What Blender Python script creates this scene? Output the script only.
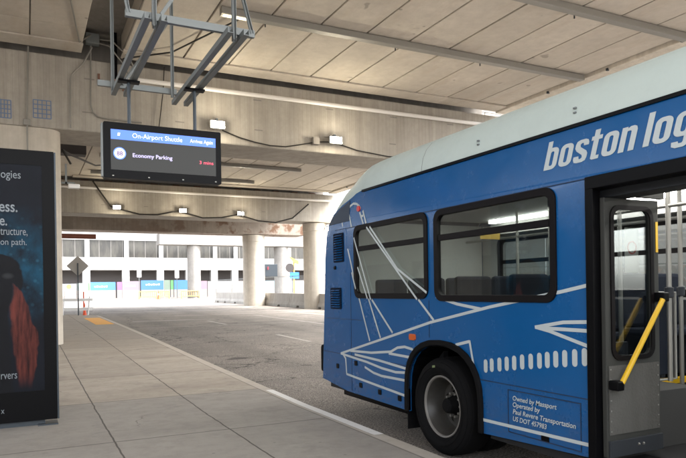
import bpy, math, random
from mathutils import Vector
from mathutils.geometry import tessellate_polygon
rnd = random.Random(7)
for o in list(bpy.data.objects): bpy.data.objects.remove(o)
S = bpy.context.scene
COL = S.collection
R = math.radians
# ------------------------------------------------------------------ camera
CAMH = 1.68
cam = bpy.data.objects.new('camera', bpy.data.cameras.new('camera')); COL.objects.link(cam)
cam.data.sensor_width = 36; cam.data.lens = 36 * 636 / 686
cam.data.shift_y = 61 / 686
cam.data.clip_start = .05; cam.data.clip_end = 2000
cam.location = (0, 0, CAMH)
from mathutils import Matrix
cam.matrix_world = (Matrix.Translation((0, 0, CAMH)) @ Matrix.Rotation(R(-26.6), 4, 'Z')
                    @ Matrix.Rotation(R(90), 4, 'X') @ Matrix.Rotation(R(-0.86), 4, 'Z'))
S.camera = cam
# ------------------------------------------------------------------ light
SUN_EL, SUN_AZ = 48, 118          # azimuth clockwise from +Y
W = bpy.data.worlds.new('World'); S.world = W; W.use_nodes = True
wn = W.node_tree.nodes; wl = W.node_tree.links
sky = wn.new('ShaderNodeTexSky'); sky.sky_type = 'NISHITA'; sky.sun_disc = False
sky.sun_elevation = R(SUN_EL); sky.sun_rotation = R(SUN_AZ)
sky.dust_density = 4; sky.air_density = 1.0
hs = wn.new('ShaderNodeHueSaturation'); hs.inputs['Saturation'].default_value = .22
wl.new(sky.outputs[0], hs.inputs['Color'])
wl.new(hs.outputs[0], wn['Background'].inputs['Color'])
wn['Background'].inputs['Strength'].default_value = .15
sun = bpy.data.objects.new('sun', bpy.data.lights.new('sun', 'SUN')); COL.objects.link(sun)
sun.data.energy = .55; sun.data.angle = R(25); sun.data.color = (1, .95, .88)
az = R(SUN_AZ); el = R(SUN_EL)
sd = Vector((math.sin(az) * math.cos(el), math.cos(az) * math.cos(el), math.sin(el)))
sun.rotation_euler = sd.to_track_quat('Z', 'Y').to_euler()
vs = S.view_settings
vs.view_transform = 'Standard'; vs.look = 'None'; vs.gamma = 1; vs.use_curve_mapping = False
vs.exposure = 3.15
# ------------------------------------------------------------------ helpers
GY = [-400, 8, 13, 20, 26, 33, 50, 80, 150, 400, 1500]
GZ = [0, 0, .08, .22, .31, .40, .55, .72, .95, 1.3, 1.3]
def g(y):
    for i in range(len(GY) - 1):
        if y <= GY[i + 1]:
            t = (y - GY[i]) / (GY[i + 1] - GY[i]); return GZ[i] + t * (GZ[i + 1] - GZ[i])
    return GZ[-1]
ORG = {}
def tag(o, label=None, cat=None, group=None, kind=None):
    if label: o['label'] = label
    if cat: o['category'] = cat
    if group: o['group'] = group
    if kind: o['kind'] = kind
    return o
def thing(name, label, cat, loc, group=None):
    o = bpy.data.objects.new(name, None); COL.objects.link(o)
    o.location = loc; o.empty_display_size = .2; ORG[o.name] = Vector(loc)
    return tag(o, label, cat, group)
class MB:
    def __init__(s): s.v = []; s.f = []; s.lift = 0; s.cut = []
    def add(s, vs_, fs):
        s.cut.append((len(s.v), len(s.f))); b = len(s.v); s.v += [tuple(p) for p in vs_]; s.f += [tuple(b + i for i in f) for f in fs]; return s
    def box(s, x0, y0, z0, x1, y1, z1):
        return s.add([(x0,y0,z0),(x1,y0,z0),(x1,y1,z0),(x0,y1,z0),(x0,y0,z1),(x1,y0,z1),(x1,y1,z1),(x0,y1,z1)],
                     [(0,3,2,1),(4,5,6,7),(0,1,5,4),(1,2,6,5),(2,3,7,6),(3,0,4,7)])
    def tube(s, pts, r, n=8, caps=True):
        pts = [Vector(p) for p in pts]; m = len(pts); vs_ = []; up = None
        for i, p in enumerate(pts):
            t = (pts[min(i+1, m-1)] - pts[max(i-1, 0)]).normalized()
            if up is None:
                a = Vector((0,0,1)) if abs(t.z) < .9 else Vector((1,0,0))
                up = (a - t * a.dot(t)).normalized()
            else:
                u2 = up - t * up.dot(t)
                up = u2.normalized() if u2.length > 1e-5 else up
            w = t.cross(up)
            rr = r[i] if isinstance(r, (list, tuple)) else r
            for k in range(n):
                c = 2 * math.pi * (k + .5) / n
                vs_.append(p + up * (math.cos(c) * rr) + w * (math.sin(c) * rr))
        fs = [(i*n+k, i*n+(k+1) % n, (i+1)*n+(k+1) % n, (i+1)*n+k) for i in range(m-1) for k in range(n)]
        if caps: fs += [tuple(range(n-1, -1, -1)), tuple((m-1)*n+k for k in range(n))]
        return s.add(vs_, fs)
    def loop(s, outer, holes, mp0, mp1):
        """plate with holes: 2D outlines mapped to two faces and joined"""
        loops = [outer] + list(holes); flat = [p for l in loops for p in l]; n = len(flat)
        tris = tessellate_polygon([[Vector((p[0], p[1], 0)) for p in l] for l in loops])
        vs_ = [mp0(*p) for p in flat] + [mp1(*p) for p in flat]
        fs = [tuple(t) for t in tris] + [tuple(n + i for i in reversed(t)) for t in tris]
        b = 0
        for l in loops:
            m = len(l)
            for i in range(m):
                j = (i + 1) % m; fs.append((b+i, b+j, n+b+j, n+b+i))
            b += m
        return s.add(vs_, fs)
    def plx(s, outer, holes, x0, x1):      # outlines in (y, z)
        return s.loop(outer, holes, lambda a, b: (x0, a, b), lambda a, b: (x1, a, b))
    def ply(s, outer, holes, y0, y1):      # outlines in (x, z)
        return s.loop(outer, holes, lambda a, b: (a, y0, b), lambda a, b: (a, y1, b))
    def plz(s, outer, holes, z0, z1):
        return s.loop(outer, holes, lambda a, b: (a, b, z0), lambda a, b: (a, b, z1))
    def lathe(s, c, prof, n=40, axis='x', sx=1):
        """prof: (along axis, radius)"""
        vs_ = []
        for a, r in prof:
            for k in range(n):
                t = 2 * math.pi * k / n
                p = (a, r*math.cos(t), r*math.sin(t)) if axis == 'x' else (r*math.cos(t), r*math.sin(t), a)
                vs_.append((c[0]+p[0], c[1]+p[1], c[2]+p[2]))
        m = len(prof)
        return s.add(vs_, [(i*n+k, i*n+(k+1) % n, (i+1)*n+(k+1) % n, (i+1)*n+k) for i in range(m-1) for k in range(n)])
    def ribbon(s, pts, w, mp):
        """flat line of width w through 2D points, mapped to 3D"""
        for i in range(1, len(pts)-1):
            d0 = (Vector(pts[i]) - Vector(pts[i-1])).normalized(); d1 = (Vector(pts[i+1]) - Vector(pts[i])).normalized()
            if d0.dot(d1) < .45:
                s.ribbon(pts[:i+1], w, mp); s.lift += .00004; s.ribbon([tuple(Vector(pts[i]) - d1*w*.3)] + list(pts[i+1:]), w, mp); s.lift += .00004; return s
        s.lift += .00004; lf = s.lift; mp_in = mp
        mp = lambda a, b: (lambda p: (p[0]-lf, p[1], p[2]))(mp_in(a, b))
        m = len(pts); L = []; Q = []
        for i in range(m):
            a = Vector(pts[max(i-1, 0)]); b = Vector(pts[min(i+1, m-1)]); d = (b - a).normalized()
            nn = Vector((-d.y, d.x)) * (w / 2); p = Vector(pts[i])
            if 0 < i < m-1:
                d1 = (p - a).normalized(); k = max(.5, d1.dot(d)); nn = nn / k
            L.append(mp(*(p + nn))); Q.append(mp(*(p - nn)))
        return s.add(L + Q, [(i, i+1, m+i+1, m+i) for i in range(m-1)])
    def build_each(s, name, mat, parent=None, **kw):
        cuts = s.cut + [(len(s.v), len(s.f))]; out = []
        for (v0, f0), (v1, f1) in zip(cuts, cuts[1:]):
            q = MB(); q.v = s.v[v0:v1]; q.f = [tuple(i - v0 for i in f) for f in s.f[f0:f1]]
            out.append(q.build(name, mat, parent, **kw))
        return out
    def build(s, name, mat, parent=None, smooth=False, bevel=0, fix=True):
        off = ORG[parent.name] if parent else Vector((0,0,0))
        me = bpy.data.meshes.new(name)
        me.from_pydata([tuple(Vector(p) - off) for p in s.v], [], s.f)
        if fix:
            import bmesh
            bm = bmesh.new(); bm.from_mesh(me); bmesh.ops.recalc_face_normals(bm, faces=bm.faces); bm.to_mesh(me); bm.free()
        me.materials.append(mat)
        o = bpy.data.objects.new(name, me); COL.objects.link(o)
        if parent: o.parent = parent
        ORG[o.name] = off
        if smooth:
            for p in me.polygons: p.use_smooth = True
            try:
                me.set_sharp_from_angle(angle=R(35))
            except Exception: pass
        if bevel:
            b = o.modifiers.new('bevel', 'BEVEL'); b.width = bevel; b.segments = 2; b.limit_method = 'ANGLE'
        return o
def rrect(x0, y0, x1, y1, r, n=5):
    P = []
    for cx, cy, a in ((x1-r, y1-r, 0), (x0+r, y1-r, 90), (x0+r, y0+r, 180), (x1-r, y0+r, 270)):
        for k in range(n+1):
            t = R(a + 90*k/n); P.append((cx + r*math.cos(t), cy + r*math.sin(t)))
    return P
def text2d(s, shear=0, bold=0, space=1):
    cu = bpy.data.curves.new('t', 'FONT'); cu.body = s; cu.shear = shear; cu.offset = bold; cu.space_character = space; cu.resolution_u = 4
    o = bpy.data.objects.new('t', cu); COL.objects.link(o)
    dg = bpy.context.evaluated_depsgraph_get(); dg.update()
    me = bpy.data.meshes.new_from_object(o.evaluated_get(dg))
    v = [(p.co.x, p.co.y) for p in me.vertices]; f = [tuple(p.vertices) for p in me.polygons]
    bpy.data.objects.remove(o); bpy.data.curves.remove(cu); bpy.data.meshes.remove(me)
    return v, f
def text(mb, s, width, height, mp, ref=None, align=0, **kw):
    """letters with baseline 0 and tallest letter = height; width is that of the string (or of ref)"""
    v, f = text2d(s, **kw); rv = v if ref is None else text2d(ref, **kw)[0]
    x0 = min(p[0] for p in rv); x1 = max(p[0] for p in rv); top = max(p[1] for p in v)
    k = width / (x1 - x0); h = height / top
    sh = -x0
    if align: sh = -max(p[0] for p in v)
    mb.add([mp((p[0] + sh) * k, p[1] * h) for p in v], f)
# ------------------------------------------------------------------ materials
def mat(name, col, rough=.6, metal=0, spec=.5, emit=None, coat=0):
    m = bpy.data.materials.new(name); m.use_nodes = True; b = m.node_tree.nodes['Principled BSDF']
    b.inputs['Base Color'].default_value = (*col, 1); b.inputs['Roughness'].default_value = rough
    b.inputs['Metallic'].default_value = metal; b.inputs['Specular IOR Level'].default_value = spec
    b.inputs['Coat Weight'].default_value = coat; b.inputs['Coat Roughness'].default_value = .08
    if emit: b.inputs['Emission Color'].default_value = (*emit[0], 1); b.inputs['Emission Strength'].default_value = emit[1]
    return m
class NT:
    def __init__(s, m): s.t = m.node_tree; s.b = s.t.nodes['Principled BSDF']
    def n(s, typ, **kw):
        x = s.t.nodes.new(typ)
        for k, v in kw.items():
            if k in ('operation', 'blend_type', 'data_type', 'feature', 'noise_dimensions', 'distance', 'interpolation_type'): setattr(x, k, v)
        return x
    def l(s, a, b): s.t.links.new(a, b)
    def pos(s, scale=(1,1,1)):
        gnode = s.n('ShaderNodeNewGeometry'); mp = s.n('ShaderNodeMapping'); mp.inputs['Scale'].default_value = scale
        s.l(gnode.outputs['Position'], mp.inputs['Vector']); return mp.outputs[0]
    def noise(s, vec, scale, detail=6, rough=.6):
        x = s.n('ShaderNodeTexNoise'); x.inputs['Scale'].default_value = scale; x.inputs['Detail'].default_value = detail
        x.inputs['Roughness'].default_value = rough; s.l(vec, x.inputs['Vector']); return x.outputs['Fac']
    def ramp(s, fac, stops):
        x = s.n('ShaderNodeValToRGB'); e = x.color_ramp.elements
        while len(e) < len(stops): e.new(.5)
        for i, (p, c) in enumerate(stops):
            e[i].position = p; e[i].color = (*c, 1) if not isinstance(c, (int, float)) else (c, c, c, 1)
        s.l(fac, x.inputs[0]); return x.outputs[0]
    def mix(s, fac, a, b, typ='MIX'):
        x = s.n('ShaderNodeMix', data_type='RGBA', blend_type=typ)
        for sock, v in ((x.inputs[0], fac), (x.inputs[6], a), (x.inputs[7], b)):
            if hasattr(v, 'links'): s.l(v, sock)
            elif isinstance(v, (int, float)): sock.default_value = v if sock == x.inputs[0] else (v, v, v, 1)
            else: sock.default_value = (*v, 1)
        return x.outputs[2]
    def math(s, op, a, b=0.0, c=0.0):
        x = s.n('ShaderNodeMath', operation=op)
        for i, v in enumerate((a, b, c)):
            if hasattr(v, 'links'): s.l(v, x.inputs[i])
            else: x.inputs[i].default_value = v
        return x.outputs[0]
    def bump(s, h, strength=.3, dist=.01):
        x = s.n('ShaderNodeBump'); x.inputs['Strength'].default_value = strength; x.inputs['Distance'].default_value = dist
        s.l(h, x.inputs['Height']); s.l(x.outputs[0], s.b.inputs['Normal'])
    def out(s, c): s.l(c, s.b.inputs['Base Color'])
    def sep(s, vec):
        x = s.n('ShaderNodeSeparateXYZ'); s.l(vec, x.inputs[0]); return x.outputs
def concrete(name, c, dark=.72, streak=True, boards=False, planks=None, rust=None):
    m = mat(name, c, .85, spec=.25); N = NT(m); p = N.pos()
    n1 = N.noise(p, .55, 8, .65); n2 = N.noise(p, 4, 8, .7); n3 = N.noise(p, 60, 3, .6)
    lo = tuple(x * dark for x in c); hi = tuple(min(1, x * 1.18) for x in c)
    col = N.mix(N.ramp(n1, [(.32, 0.), (.68, 1.)]), lo, hi)
    col = N.mix(N.ramp(n2, [(.3, .45), (.6, 0.)]), col, tuple(x * .68 for x in c))
    col = N.mix(N.math('MULTIPLY', n3, .35), col, tuple(x * .8 for x in c))
    if streak:
        sv = N.noise(N.pos((2.2, 2.2, .12)), 2.2, 6, .7)
        col = N.mix(N.ramp(sv, [(.42, 0.), (.72, .55)]), col, tuple(x * .6 for x in (c[0], c[1] * .97, c[2] * .93)))
    if boards:
        xs = N.sep(p); bx = N.math('MULTIPLY', N.math('ADD', xs[0], xs[1]), 1 / .145)
        fr = N.math('FRACT', bx); line = N.math('LESS_THAN', fr, .07)
        wn_ = N.n('ShaderNodeTexWhiteNoise'); wn_.noise_dimensions = '1D'; N.l(N.math('FLOOR', bx), wn_.inputs['W'])
        col = N.mix(N.math('MULTIPLY', wn_.outputs['Value'], .28), col, tuple(x * .6 for x in c))
        col = N.mix(N.math('MULTIPLY', line, .3), col, tuple(x * .45 for x in c))
    if planks:
        xs = N.sep(p); bx = N.math('MULTIPLY', N.math('SUBTRACT', xs[0], planks[0]), 1 / planks[1])
        wn_ = N.n('ShaderNodeTexWhiteNoise'); wn_.noise_dimensions = '1D'; N.l(N.math('FLOOR', bx), wn_.inputs['W'])
        col = N.mix(N.math('MULTIPLY', wn_.outputs['Value'], .42), col, tuple(x * .68 for x in c))
        st = N.noise(N.pos((1.2, .25, 1)), 1.5, 8, .75)
        col = N.mix(N.ramp(st, [(.5, 0.), (.75, .5)]), col, (c[0] * .7, c[1] * .6, c[2] * .5))
        sp = N.noise(p, 1.3, 2, .5)
        col = N.mix(N.ramp(sp, [(.74, 0.), (.76, .6)]), col, tuple(x * .4 for x in c))
        vv = N.n('ShaderNodeTexVoronoi'); vv.inputs['Scale'].default_value = 1.1; N.l(p, vv.inputs['Vector'])
        col = N.mix(N.ramp(vv.outputs['Distance'], [(.03, .7), (.06, 0.)]), col, tuple(x * .35 for x in c))
    if rust:
        xs = N.sep(p); rz = N.noise(p, .9, 5, .6)
        near = N.math('LESS_THAN', xs[2], rust)
        rx = N.n('ShaderNodeMapRange'); N.l(xs[0], rx.inputs['Value']); rx.inputs['From Min'].default_value = 5; rx.inputs['From Max'].default_value = 15
        rx.inputs['To Min'].default_value = .12; near = N.math('MULTIPLY', near, rx.outputs[0])
        col = N.mix(N.math('MULTIPLY', near, N.ramp(rz, [(.5, 0.), (.6, .85)])), col, (.11, .05, .024))
    N.out(col); N.bump(N.math('ADD', n2, N.math('MULTIPLY', n3, .5)), .35, .02)
    return m
M = {}
M['ceil'] = concrete('deck_concrete', (.56, .51, .44), .85, False, planks=(10.44, 1.28))
M['beam'] = concrete('beam_concrete', (.435, .405, .355), .9, True, boards=True)
M['beam_dark'] = concrete('stained_beam_concrete', (.33, .285, .24), .7, True, rust=7.2)
M['column'] = concrete('column_concrete', (.58, .53, .455), .85, True)
M['outdoor'] = concrete('dimmed_concrete', (.25, .24, .225), .8, True)  # column concrete with its colour darkened to offset the outdoor light
M['barrier'] = concrete('barrier_concrete', (.42, .40, .37), .8, True)
M['far_white'] = concrete('white_facade', (.36, .36, .355), .92, True)
M['wall'] = concrete('wall_concrete', (.28, .262, .24), .8, True)
M['galv'] = mat('galvanised_steel', (.17, .185, .185), .5, .3)
M['galv_pale'] = mat('pale_conduit', (.26, .25, .225), .5, .3)
M['pipe_white'] = mat('white_pipe', (.75, .73, .70), .4)
M['dark_steel'] = mat('dark_steel', (.035, .045, .055), .45, .3)
M['black'] = mat('black_plastic', (.003, .003, .0036), .4, spec=.08)
M['rubber'] = mat('rubber', (.0055, .0055, .006), .8, spec=.1)
M['cable'] = mat('cable_sheath', (.02, .018, .016), .7)
M['rust'] = mat('rusty_steel', (.17, .055, .03), .8)
M['brown'] = mat('brown_block', (.19, .10, .07), .8)
M['lamp'] = mat('lamp_lens', (1, 1, .9), .4, emit=((1, .90, .66), 20))
M['strip'] = mat('strip_lens', (1, 1, 1), .4, emit=((1, .97, .92), 3.2))
M['strip_warm'] = mat('tube_lens', (1, 1, .9), .4, emit=((1, .85, .5), .4))
M['white'] = mat('white_paint', (.75, .75, .74), .5)
M['grey_sign'] = mat('sign_back', (.34, .32, .29), .55, .4)
M['orange'] = mat('orange_plastic', (.75, .09, .02), .5)
M['yellow'] = mat('yellow_paint', (.5, .33, .08), .45)
M['bus_yellow'] = mat('yellow_grip', (.62, .38, .01), .4)
M['win_dark'] = mat('far_window_glass', (.13, .12, .10), .2)
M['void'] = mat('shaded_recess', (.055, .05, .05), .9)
M['blue_mark'] = mat('blue_survey_paint', (.16, .22, .34), .9)
def m_asphalt():
    m = mat('asphalt', (.1, .09, .08), .88, spec=.3); N = NT(m); p = N.pos()
    a = N.noise(p, 45, 4, .75); b = N.noise(p, .45, 7, .65); c = N.noise(p, 6, 5, .7)
    col = N.mix(N.ramp(b, [(.3, 0.), (.7, 1.)]), (.20, .178, .157), (.33, .292, .255))
    col = N.mix(N.ramp(a, [(.4, .95), (.54, 0.)]), col, (.055, .05, .046))
    col = N.mix(N.ramp(a, [(.57, 0.), (.66, .9)]), col, (.5, .47, .43))
    col = N.mix(N.ramp(c, [(.62, 0.), (.75, .6)]), col, (.045, .04, .037))
    v = N.n('ShaderNodeTexVoronoi', feature='DISTANCE_TO_EDGE'); v.inputs['Scale'].default_value = .33
    d = N.n('ShaderNodeVectorMath'); nn = N.n('ShaderNodeTexNoise'); nn.inputs['Scale'].default_value = 2.5; N.l(p, nn.inputs['Vector'])
    N.l(p, d.inputs[0]); N.l(nn.outputs['Color'], d.inputs[1]); N.l(d.outputs[0], v.inputs['Vector'])
    col = N.mix(N.ramp(v.outputs['Distance'], [(.003, .8), (.012, 0.)]), col, (.03, .027, .025))
    for w_, o_ in ((5.2, .12), (9.0, .1)):
        px_ = N.sep(p); tr = N.math('SUBTRACT', 1., N.math('MULTIPLY', N.math('ABSOLUTE', N.math('SUBTRACT', px_[0], w_)), 1.6))
        col = N.mix(N.math('MULTIPLY', N.math('MAXIMUM', tr, 0.), N.math('MULTIPLY', b, .55)), col, (.07, .063, .057))
    st = N.noise(N.pos((.5, .9, 1)), 1.1, 3, .5)
    col = N.mix(N.ramp(st, [(.67, 0.), (.72, .75)]), col, (.028, .026, .025))
    N.out(col); N.bump(a, .8, .02); return m
M['asphalt'] = m_asphalt()
def m_walk():
    m = mat('sidewalk_concrete', (.4, .37, .33), .85, spec=.3); N = NT(m); p = N.pos(); x, y, z = N.sep(p)
    wob = N.math('MULTIPLY', N.math('SUBTRACT', N.noise(p, 3, 3, .6), .5), .03)
    xw = N.math('ADD', x, wob); yw = N.math('ADD', y, wob)
    n1 = N.noise(N.pos((.35, 1.2, 1)), 1.0, 7, .65); n2 = N.noise(p, 5, 8, .75); n3 = N.noise(p, 90, 3, .6)
    yy = N.math('ADD', yw, N.math('MULTIPLY', xw, .035))
    new = N.math('LESS_THAN', yw, 9.5)
    grey = N.mix(N.ramp(n1, [(.3, 0.), (.7, 1.)]), (.315, .293, .263), (.42, .394, .355))
    tan = N.mix(N.ramp(n1, [(.3, 0.), (.7, 1.)]), (.36, .31, .255), (.52, .465, .39))
    far = N.math('GREATER_THAN', yw, 17.3)
    tan = N.mix(far, tan, N.mix(n1, (.31, .27, .225), (.41, .365, .305)))
    # per slab tone
    ci = N.math('FLOOR', N.math('MULTIPLY', N.math('SUBTRACT', xw, .82), 1 / 1.23)); ri = N.math('FLOOR', N.math('MULTIPLY', N.math('SUBTRACT', yw, 2.0), .4))
    wn_ = N.n('ShaderNodeTexWhiteNoise'); cb = N.n('ShaderNodeCombineXYZ'); N.l(ci, cb.inputs[0]); N.l(ri, cb.inputs[1]); N.l(cb.outputs[0], wn_.inputs['Vector'])
    col = N.mix(new, tan, grey)
    col = N.mix(N.math('MULTIPLY', wn_.outputs['Value'], .22), col, (.2, .18, .16))
    rs = N.noise(N.pos((.5, 2.5, 1)), 1.2, 4, .6)
    col = N.mix(N.math('MULTIPLY', N.math('SUBTRACT', 1., new), N.ramp(rs, [(.6, 0.), (.7, .22)])), col, (.42, .27, .2))
    col = N.mix(N.ramp(n2, [(.3, .35), (.55, 0.)]), col, (.17, .15, .13))
    col = N.mix(N.math('MULTIPLY', n3, .3), col, (.24, .22, .2))
    vo = N.n('ShaderNodeTexVoronoi'); vo.inputs['Scale'].default_value = 2.3; N.l(p, vo.inputs['Vector'])
    col = N.mix(N.ramp(vo.outputs['Distance'], [(.025, .45), (.05, 0.)]), col, (.1, .09, .085))
    cv_ = N.n('ShaderNodeTexVoronoi', feature='DISTANCE_TO_EDGE'); cv_.inputs['Scale'].default_value = .42
    ca = N.n('ShaderNodeVectorMath'); cn = N.n('ShaderNodeTexNoise'); cn.inputs['Scale'].default_value = 1.8; cn.inputs['Detail'].default_value = 6; N.l(p, cn.inputs['Vector'])
    N.l(p, ca.inputs[0]); N.l(cn.outputs['Color'], ca.inputs[1]); N.l(ca.outputs[0], cv_.inputs['Vector'])
    cmk = N.ramp(N.noise(p, .35, 2, .5), [(.52, 0.), (.6, .7)])
    col = N.mix(N.math('MULTIPLY', cmk, N.ramp(cv_.outputs['Distance'], [(.002, 1.), (.006, 0.)])), col, (.1, .088, .078))
    gs = N.noise(N.pos((.8, .8, 1)), 1.7, 5, .7)
    col = N.mix(N.ramp(gs, [(.56, 0.), (.72, .4)]), col, (.17, .155, .14))
    # joints
    L = None
    def near(v, c, w): return N.math('LESS_THAN', N.math('ABSOLUTE', N.math('SUBTRACT', v, c)), w)
    fx = N.math('SUBTRACT', xw, .82); fx = N.math('ABSOLUTE', N.math('SUBTRACT', N.math('FRACT', N.math('ADD', N.math('MULTIPLY', fx, 1 / 1.23), .5)), .5))
    jx = N.math('LESS_THAN', fx, .0075)
    fy = N.math('ABSOLUTE', N.math('SUBTRACT', N.math('FRACT', N.math('ADD', N.math('MULTIPLY', N.math('SUBTRACT', yw, 2.0), .4), .5)), .5))
    jy = N.math('MULTIPLY', N.math('LESS_THAN', fy, .006), .7)
    kerb = N.math('GREATER_THAN', x, 3.25)
    j = N.math('MULTIPLY', N.math('MAXIMUM', jx, jy), N.math('SUBTRACT', 1., kerb))
    jk = near(x, 3.25, .012)
    col = N.mix(N.math('MULTIPLY', kerb, .7), col, N.mix(n2, (.38, .34, .29), (.62, .57, .50)))
    j = N.math('MAXIMUM', j, N.math('MULTIPLY', jk, .6))
    col = N.mix(N.math('MULTIPLY', j, .85), col, (.07, .062, .055))
    N.out(col); N.bump(N.math('SUBTRACT', N.math('MULTIPLY', N.math('ADD', n2, n3), .25), j), .5, .015); return m
M['walk'] = m_walk()
def m_line(name, c, wear=.5):
    m = mat(name, c, .7); N = NT(m); p = N.pos(); n = N.noise(p, 9, 8, .8)
    N.out(N.mix(N.ramp(n, [(wear - .12, 1.), (wear + .08, 0.)]), c, (.25, .222, .195))); return m
M['line'] = m_line('worn_road_paint', (.40, .37, .33), .5)
M['kerb_white'] = m_line('kerb_paint', (.75, .74, .72), .34)
M['tactile'] = m_line('tactile_yellow', (.72, .33, .02), .36)
def m_paint(name, c, rough=.3, dirt=.15, spec=.42):
    m = mat(name, c, rough, spec=.4, coat=0); N = NT(m); p = N.pos(); n = N.noise(p, 2.2, 6, .7)
    N.out(N.mix(N.ramp(n, [(.45, 0.), (.8, dirt)]), c, (.12, .12, .12)))
    if name == 'blue_bus_paint':
        zz = N.sep(p)[2]; low = N.n('ShaderNodeMapRange'); N.l(zz, low.inputs['Value']); low.inputs['From Min'].default_value = 1.0; low.inputs['From Max'].default_value = .4
        fm = N.noise(N.pos((3, 3, 9)), 2.5, 7, .7)
        sm = N.noise(N.pos((14, 14, .7)), 2.0, 5, .7)
        base_ = N.mix(N.ramp(n, [(.45, 0.), (.8, dirt)]), c, (.12, .12, .12))
        base_ = N.mix(N.math('MULTIPLY', low.outputs[0], N.ramp(fm, [(.35, 0.), (.7, .32)])), base_, (.09, .08, .07))
        N.out(N.mix(N.ramp(sm, [(.55, 0.), (.8, .06)]), base_, (.004, .06, .17)))
    r = N.ramp(n, [(.3, rough), (.8, rough + .2)]); N.l(r, N.b.inputs['Roughness']); N.b.inputs['Specular IOR Level'].default_value = spec
    w = N.noise(p, 1.6, 2, .5); N.bump(w, .05, .03); return m
M['blue'] = m_paint('blue_bus_paint', (.002, .080, .25), .16, 0)
M['blue_dark'] = m_paint('dull_blue_panel', (.008, .024, .055), .4)
M['roof'] = m_paint('pale_roof_paint', (.49, .565, .54), .4, .12)
M['livery'] = mat('white_vinyl', (.44, .49, .50), .4)
M['red'] = mat('red_vinyl', (.55, .02, .02), .4)
M['frame'] = mat('window_rubber', (.0055, .0045, .005), .5, spec=.1)
M['door_grey'] = m_paint('grey_door_paint', (.036, .037, .034), .5, .05, .2)
M['scuffed'] = concrete('scuffed_metal_plate', (.088, .086, .079), .75, True)
M['int_grey'] = mat('interior_panel', (.36, .36, .35), .55)
M['int_dark'] = mat('interior_dark', (.026, .029, .034), .6, spec=.2)
M['int_floor'] = mat('interior_floor', (.02, .02, .021), .7, spec=.2)
M['seat'] = mat('seat_fabric', (.010, .013, .021), .9, spec=.15)
M['steel'] = mat('stainless', (.26, .255, .235), .45, .6)
M['rim'] = m_paint('wheel_paint', (.028, .026, .023), .35, .25)
M['lip'] = m_paint('wheel_lip', (.16, .152, .14), .35, .2)
M['amber'] = mat('amber_lens', (.5, .09, .01), .3)
def m_glass(name, tint, refl=1.0):
    m = bpy.data.materials.new(name); m.use_nodes = True; t = m.node_tree; t.nodes.clear()
    o = t.nodes.new('ShaderNodeOutputMaterial'); mx = t.nodes.new('ShaderNodeMixShader')
    tr = t.nodes.new('ShaderNodeBsdfTransparent'); tr.inputs[0].default_value = (*tint, 1)
    gl = t.nodes.new('ShaderNodeBsdfGlossy'); gl.inputs['Roughness'].default_value = .02; gl.inputs[0].default_value = (refl, refl, refl, 1)
    lw_ = t.nodes.new('ShaderNodeLayerWeight'); lw_.inputs['Blend'].default_value = .5
    pw = t.nodes.new('ShaderNodeMath'); pw.operation = 'POWER'; pw.inputs[1].default_value = 4.5; t.links.new(lw_.outputs['Facing'], pw.inputs[0])
    fr = t.nodes.new('ShaderNodeMath'); fr.operation = 'MULTIPLY_ADD'; fr.inputs[1].default_value = .9; fr.inputs[2].default_value = .10; t.links.new(pw.outputs[0], fr.inputs[0])
    t.links.new(fr.outputs[0], mx.inputs[0]); t.links.new(tr.outputs[0], mx.inputs[1]); t.links.new(gl.outputs[0], mx.inputs[2])
    t.links.new(mx.outputs[0], o.inputs[0]); return m
M['glass'] = m_glass('tinted_glass', (.68, .72, .70))
M['glass_clear'] = m_glass('door_glass', (.74, .77, .77))
# ------------------------------------------------------------------ the ground
def strip_ground(name, x0, x1, y0, y1, off, m, step=1.0, nx=1):
    ys = sorted({y for y in GY if y0 < y < y1} | {y0, y1} | {y0 + step * k for k in range(int((y1 - y0) / step))})
    mb = MB(); vs_ = []
    for y in ys:
        for i in range(nx + 1): vs_.append((x0 + (x1 - x0) * i / nx, y, g(y) + off))
    n = nx + 1
    mb.add(vs_, [(r*n+i, r*n+i+1, (r+1)*n+i+1, (r+1)*n+i) for r in range(len(ys)-1) for i in range(nx)])
    return mb.build(name, m, fix=False)
tag(strip_ground('road', -500, 500, -400, 1400, 0, M['asphalt'], 50), kind='structure')
# sidewalk slab with a kerb face and a rounded far corner
mb = MB(); ys = [-12 + .5*k for k in range(93)] + [34.3 + .25*k for k in range(13)]
rows = []
def edge(y): return 3.43 if y < 34.3 else 3.43 - (3.0 - math.sqrt(max(0, 9 - (y - 34.3)**2)))
for y in ys:
    e = edge(y); rows.append([(-13, y, g(y)+.13), (e-.012, y, g(y)+.13), (e, y, g(y)+.118), (e+.02, y, g(y)-.05)])
vs_ = [p for r in rows for p in r]
mb.add(vs_, [(r*4+i, r*4+i+1, (r+1)*4+i+1, (r+1)*4+i) for r in range(len(rows)-1) for i in range(3)])
b = len(rows)-1; y = ys[-1]
mb.add([(-13, y, g(y)+.13), (edge(y), y, g(y)+.13), (edge(y), y+.02, g(y)-.05), (-13, y+.02, g(y)-.05)], [(0,1,2,3)])
tag(mb.build('sidewalk', M['walk'], fix=False), kind='structure')
def mark(name, pts, off, m):
    """painted quad strip on the ground: list of (xl, xr, y)"""
    mb = MB(); mb.add([q for a, c, y in pts for q in ((a, y, g(y)+off), (c, y, g(y)+off))],
                      [(2*i, 2*i+1, 2*i+3, 2*i+2) for i in range(len(pts)-1)])
    return tag(mb.build(name, m, fix=False), kind='structure')
mark('kerb_paint', [(3.30, 3.415, y) for y in (5.9, 7, 8, 8.6, 9.3)], .134, M['kerb_white'])
mark('tactile_paving', [(2.5, 3.2, y) for y in (26.8, 28, 29.5, 31, 32.5)], .135, M['tactile'])
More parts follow.
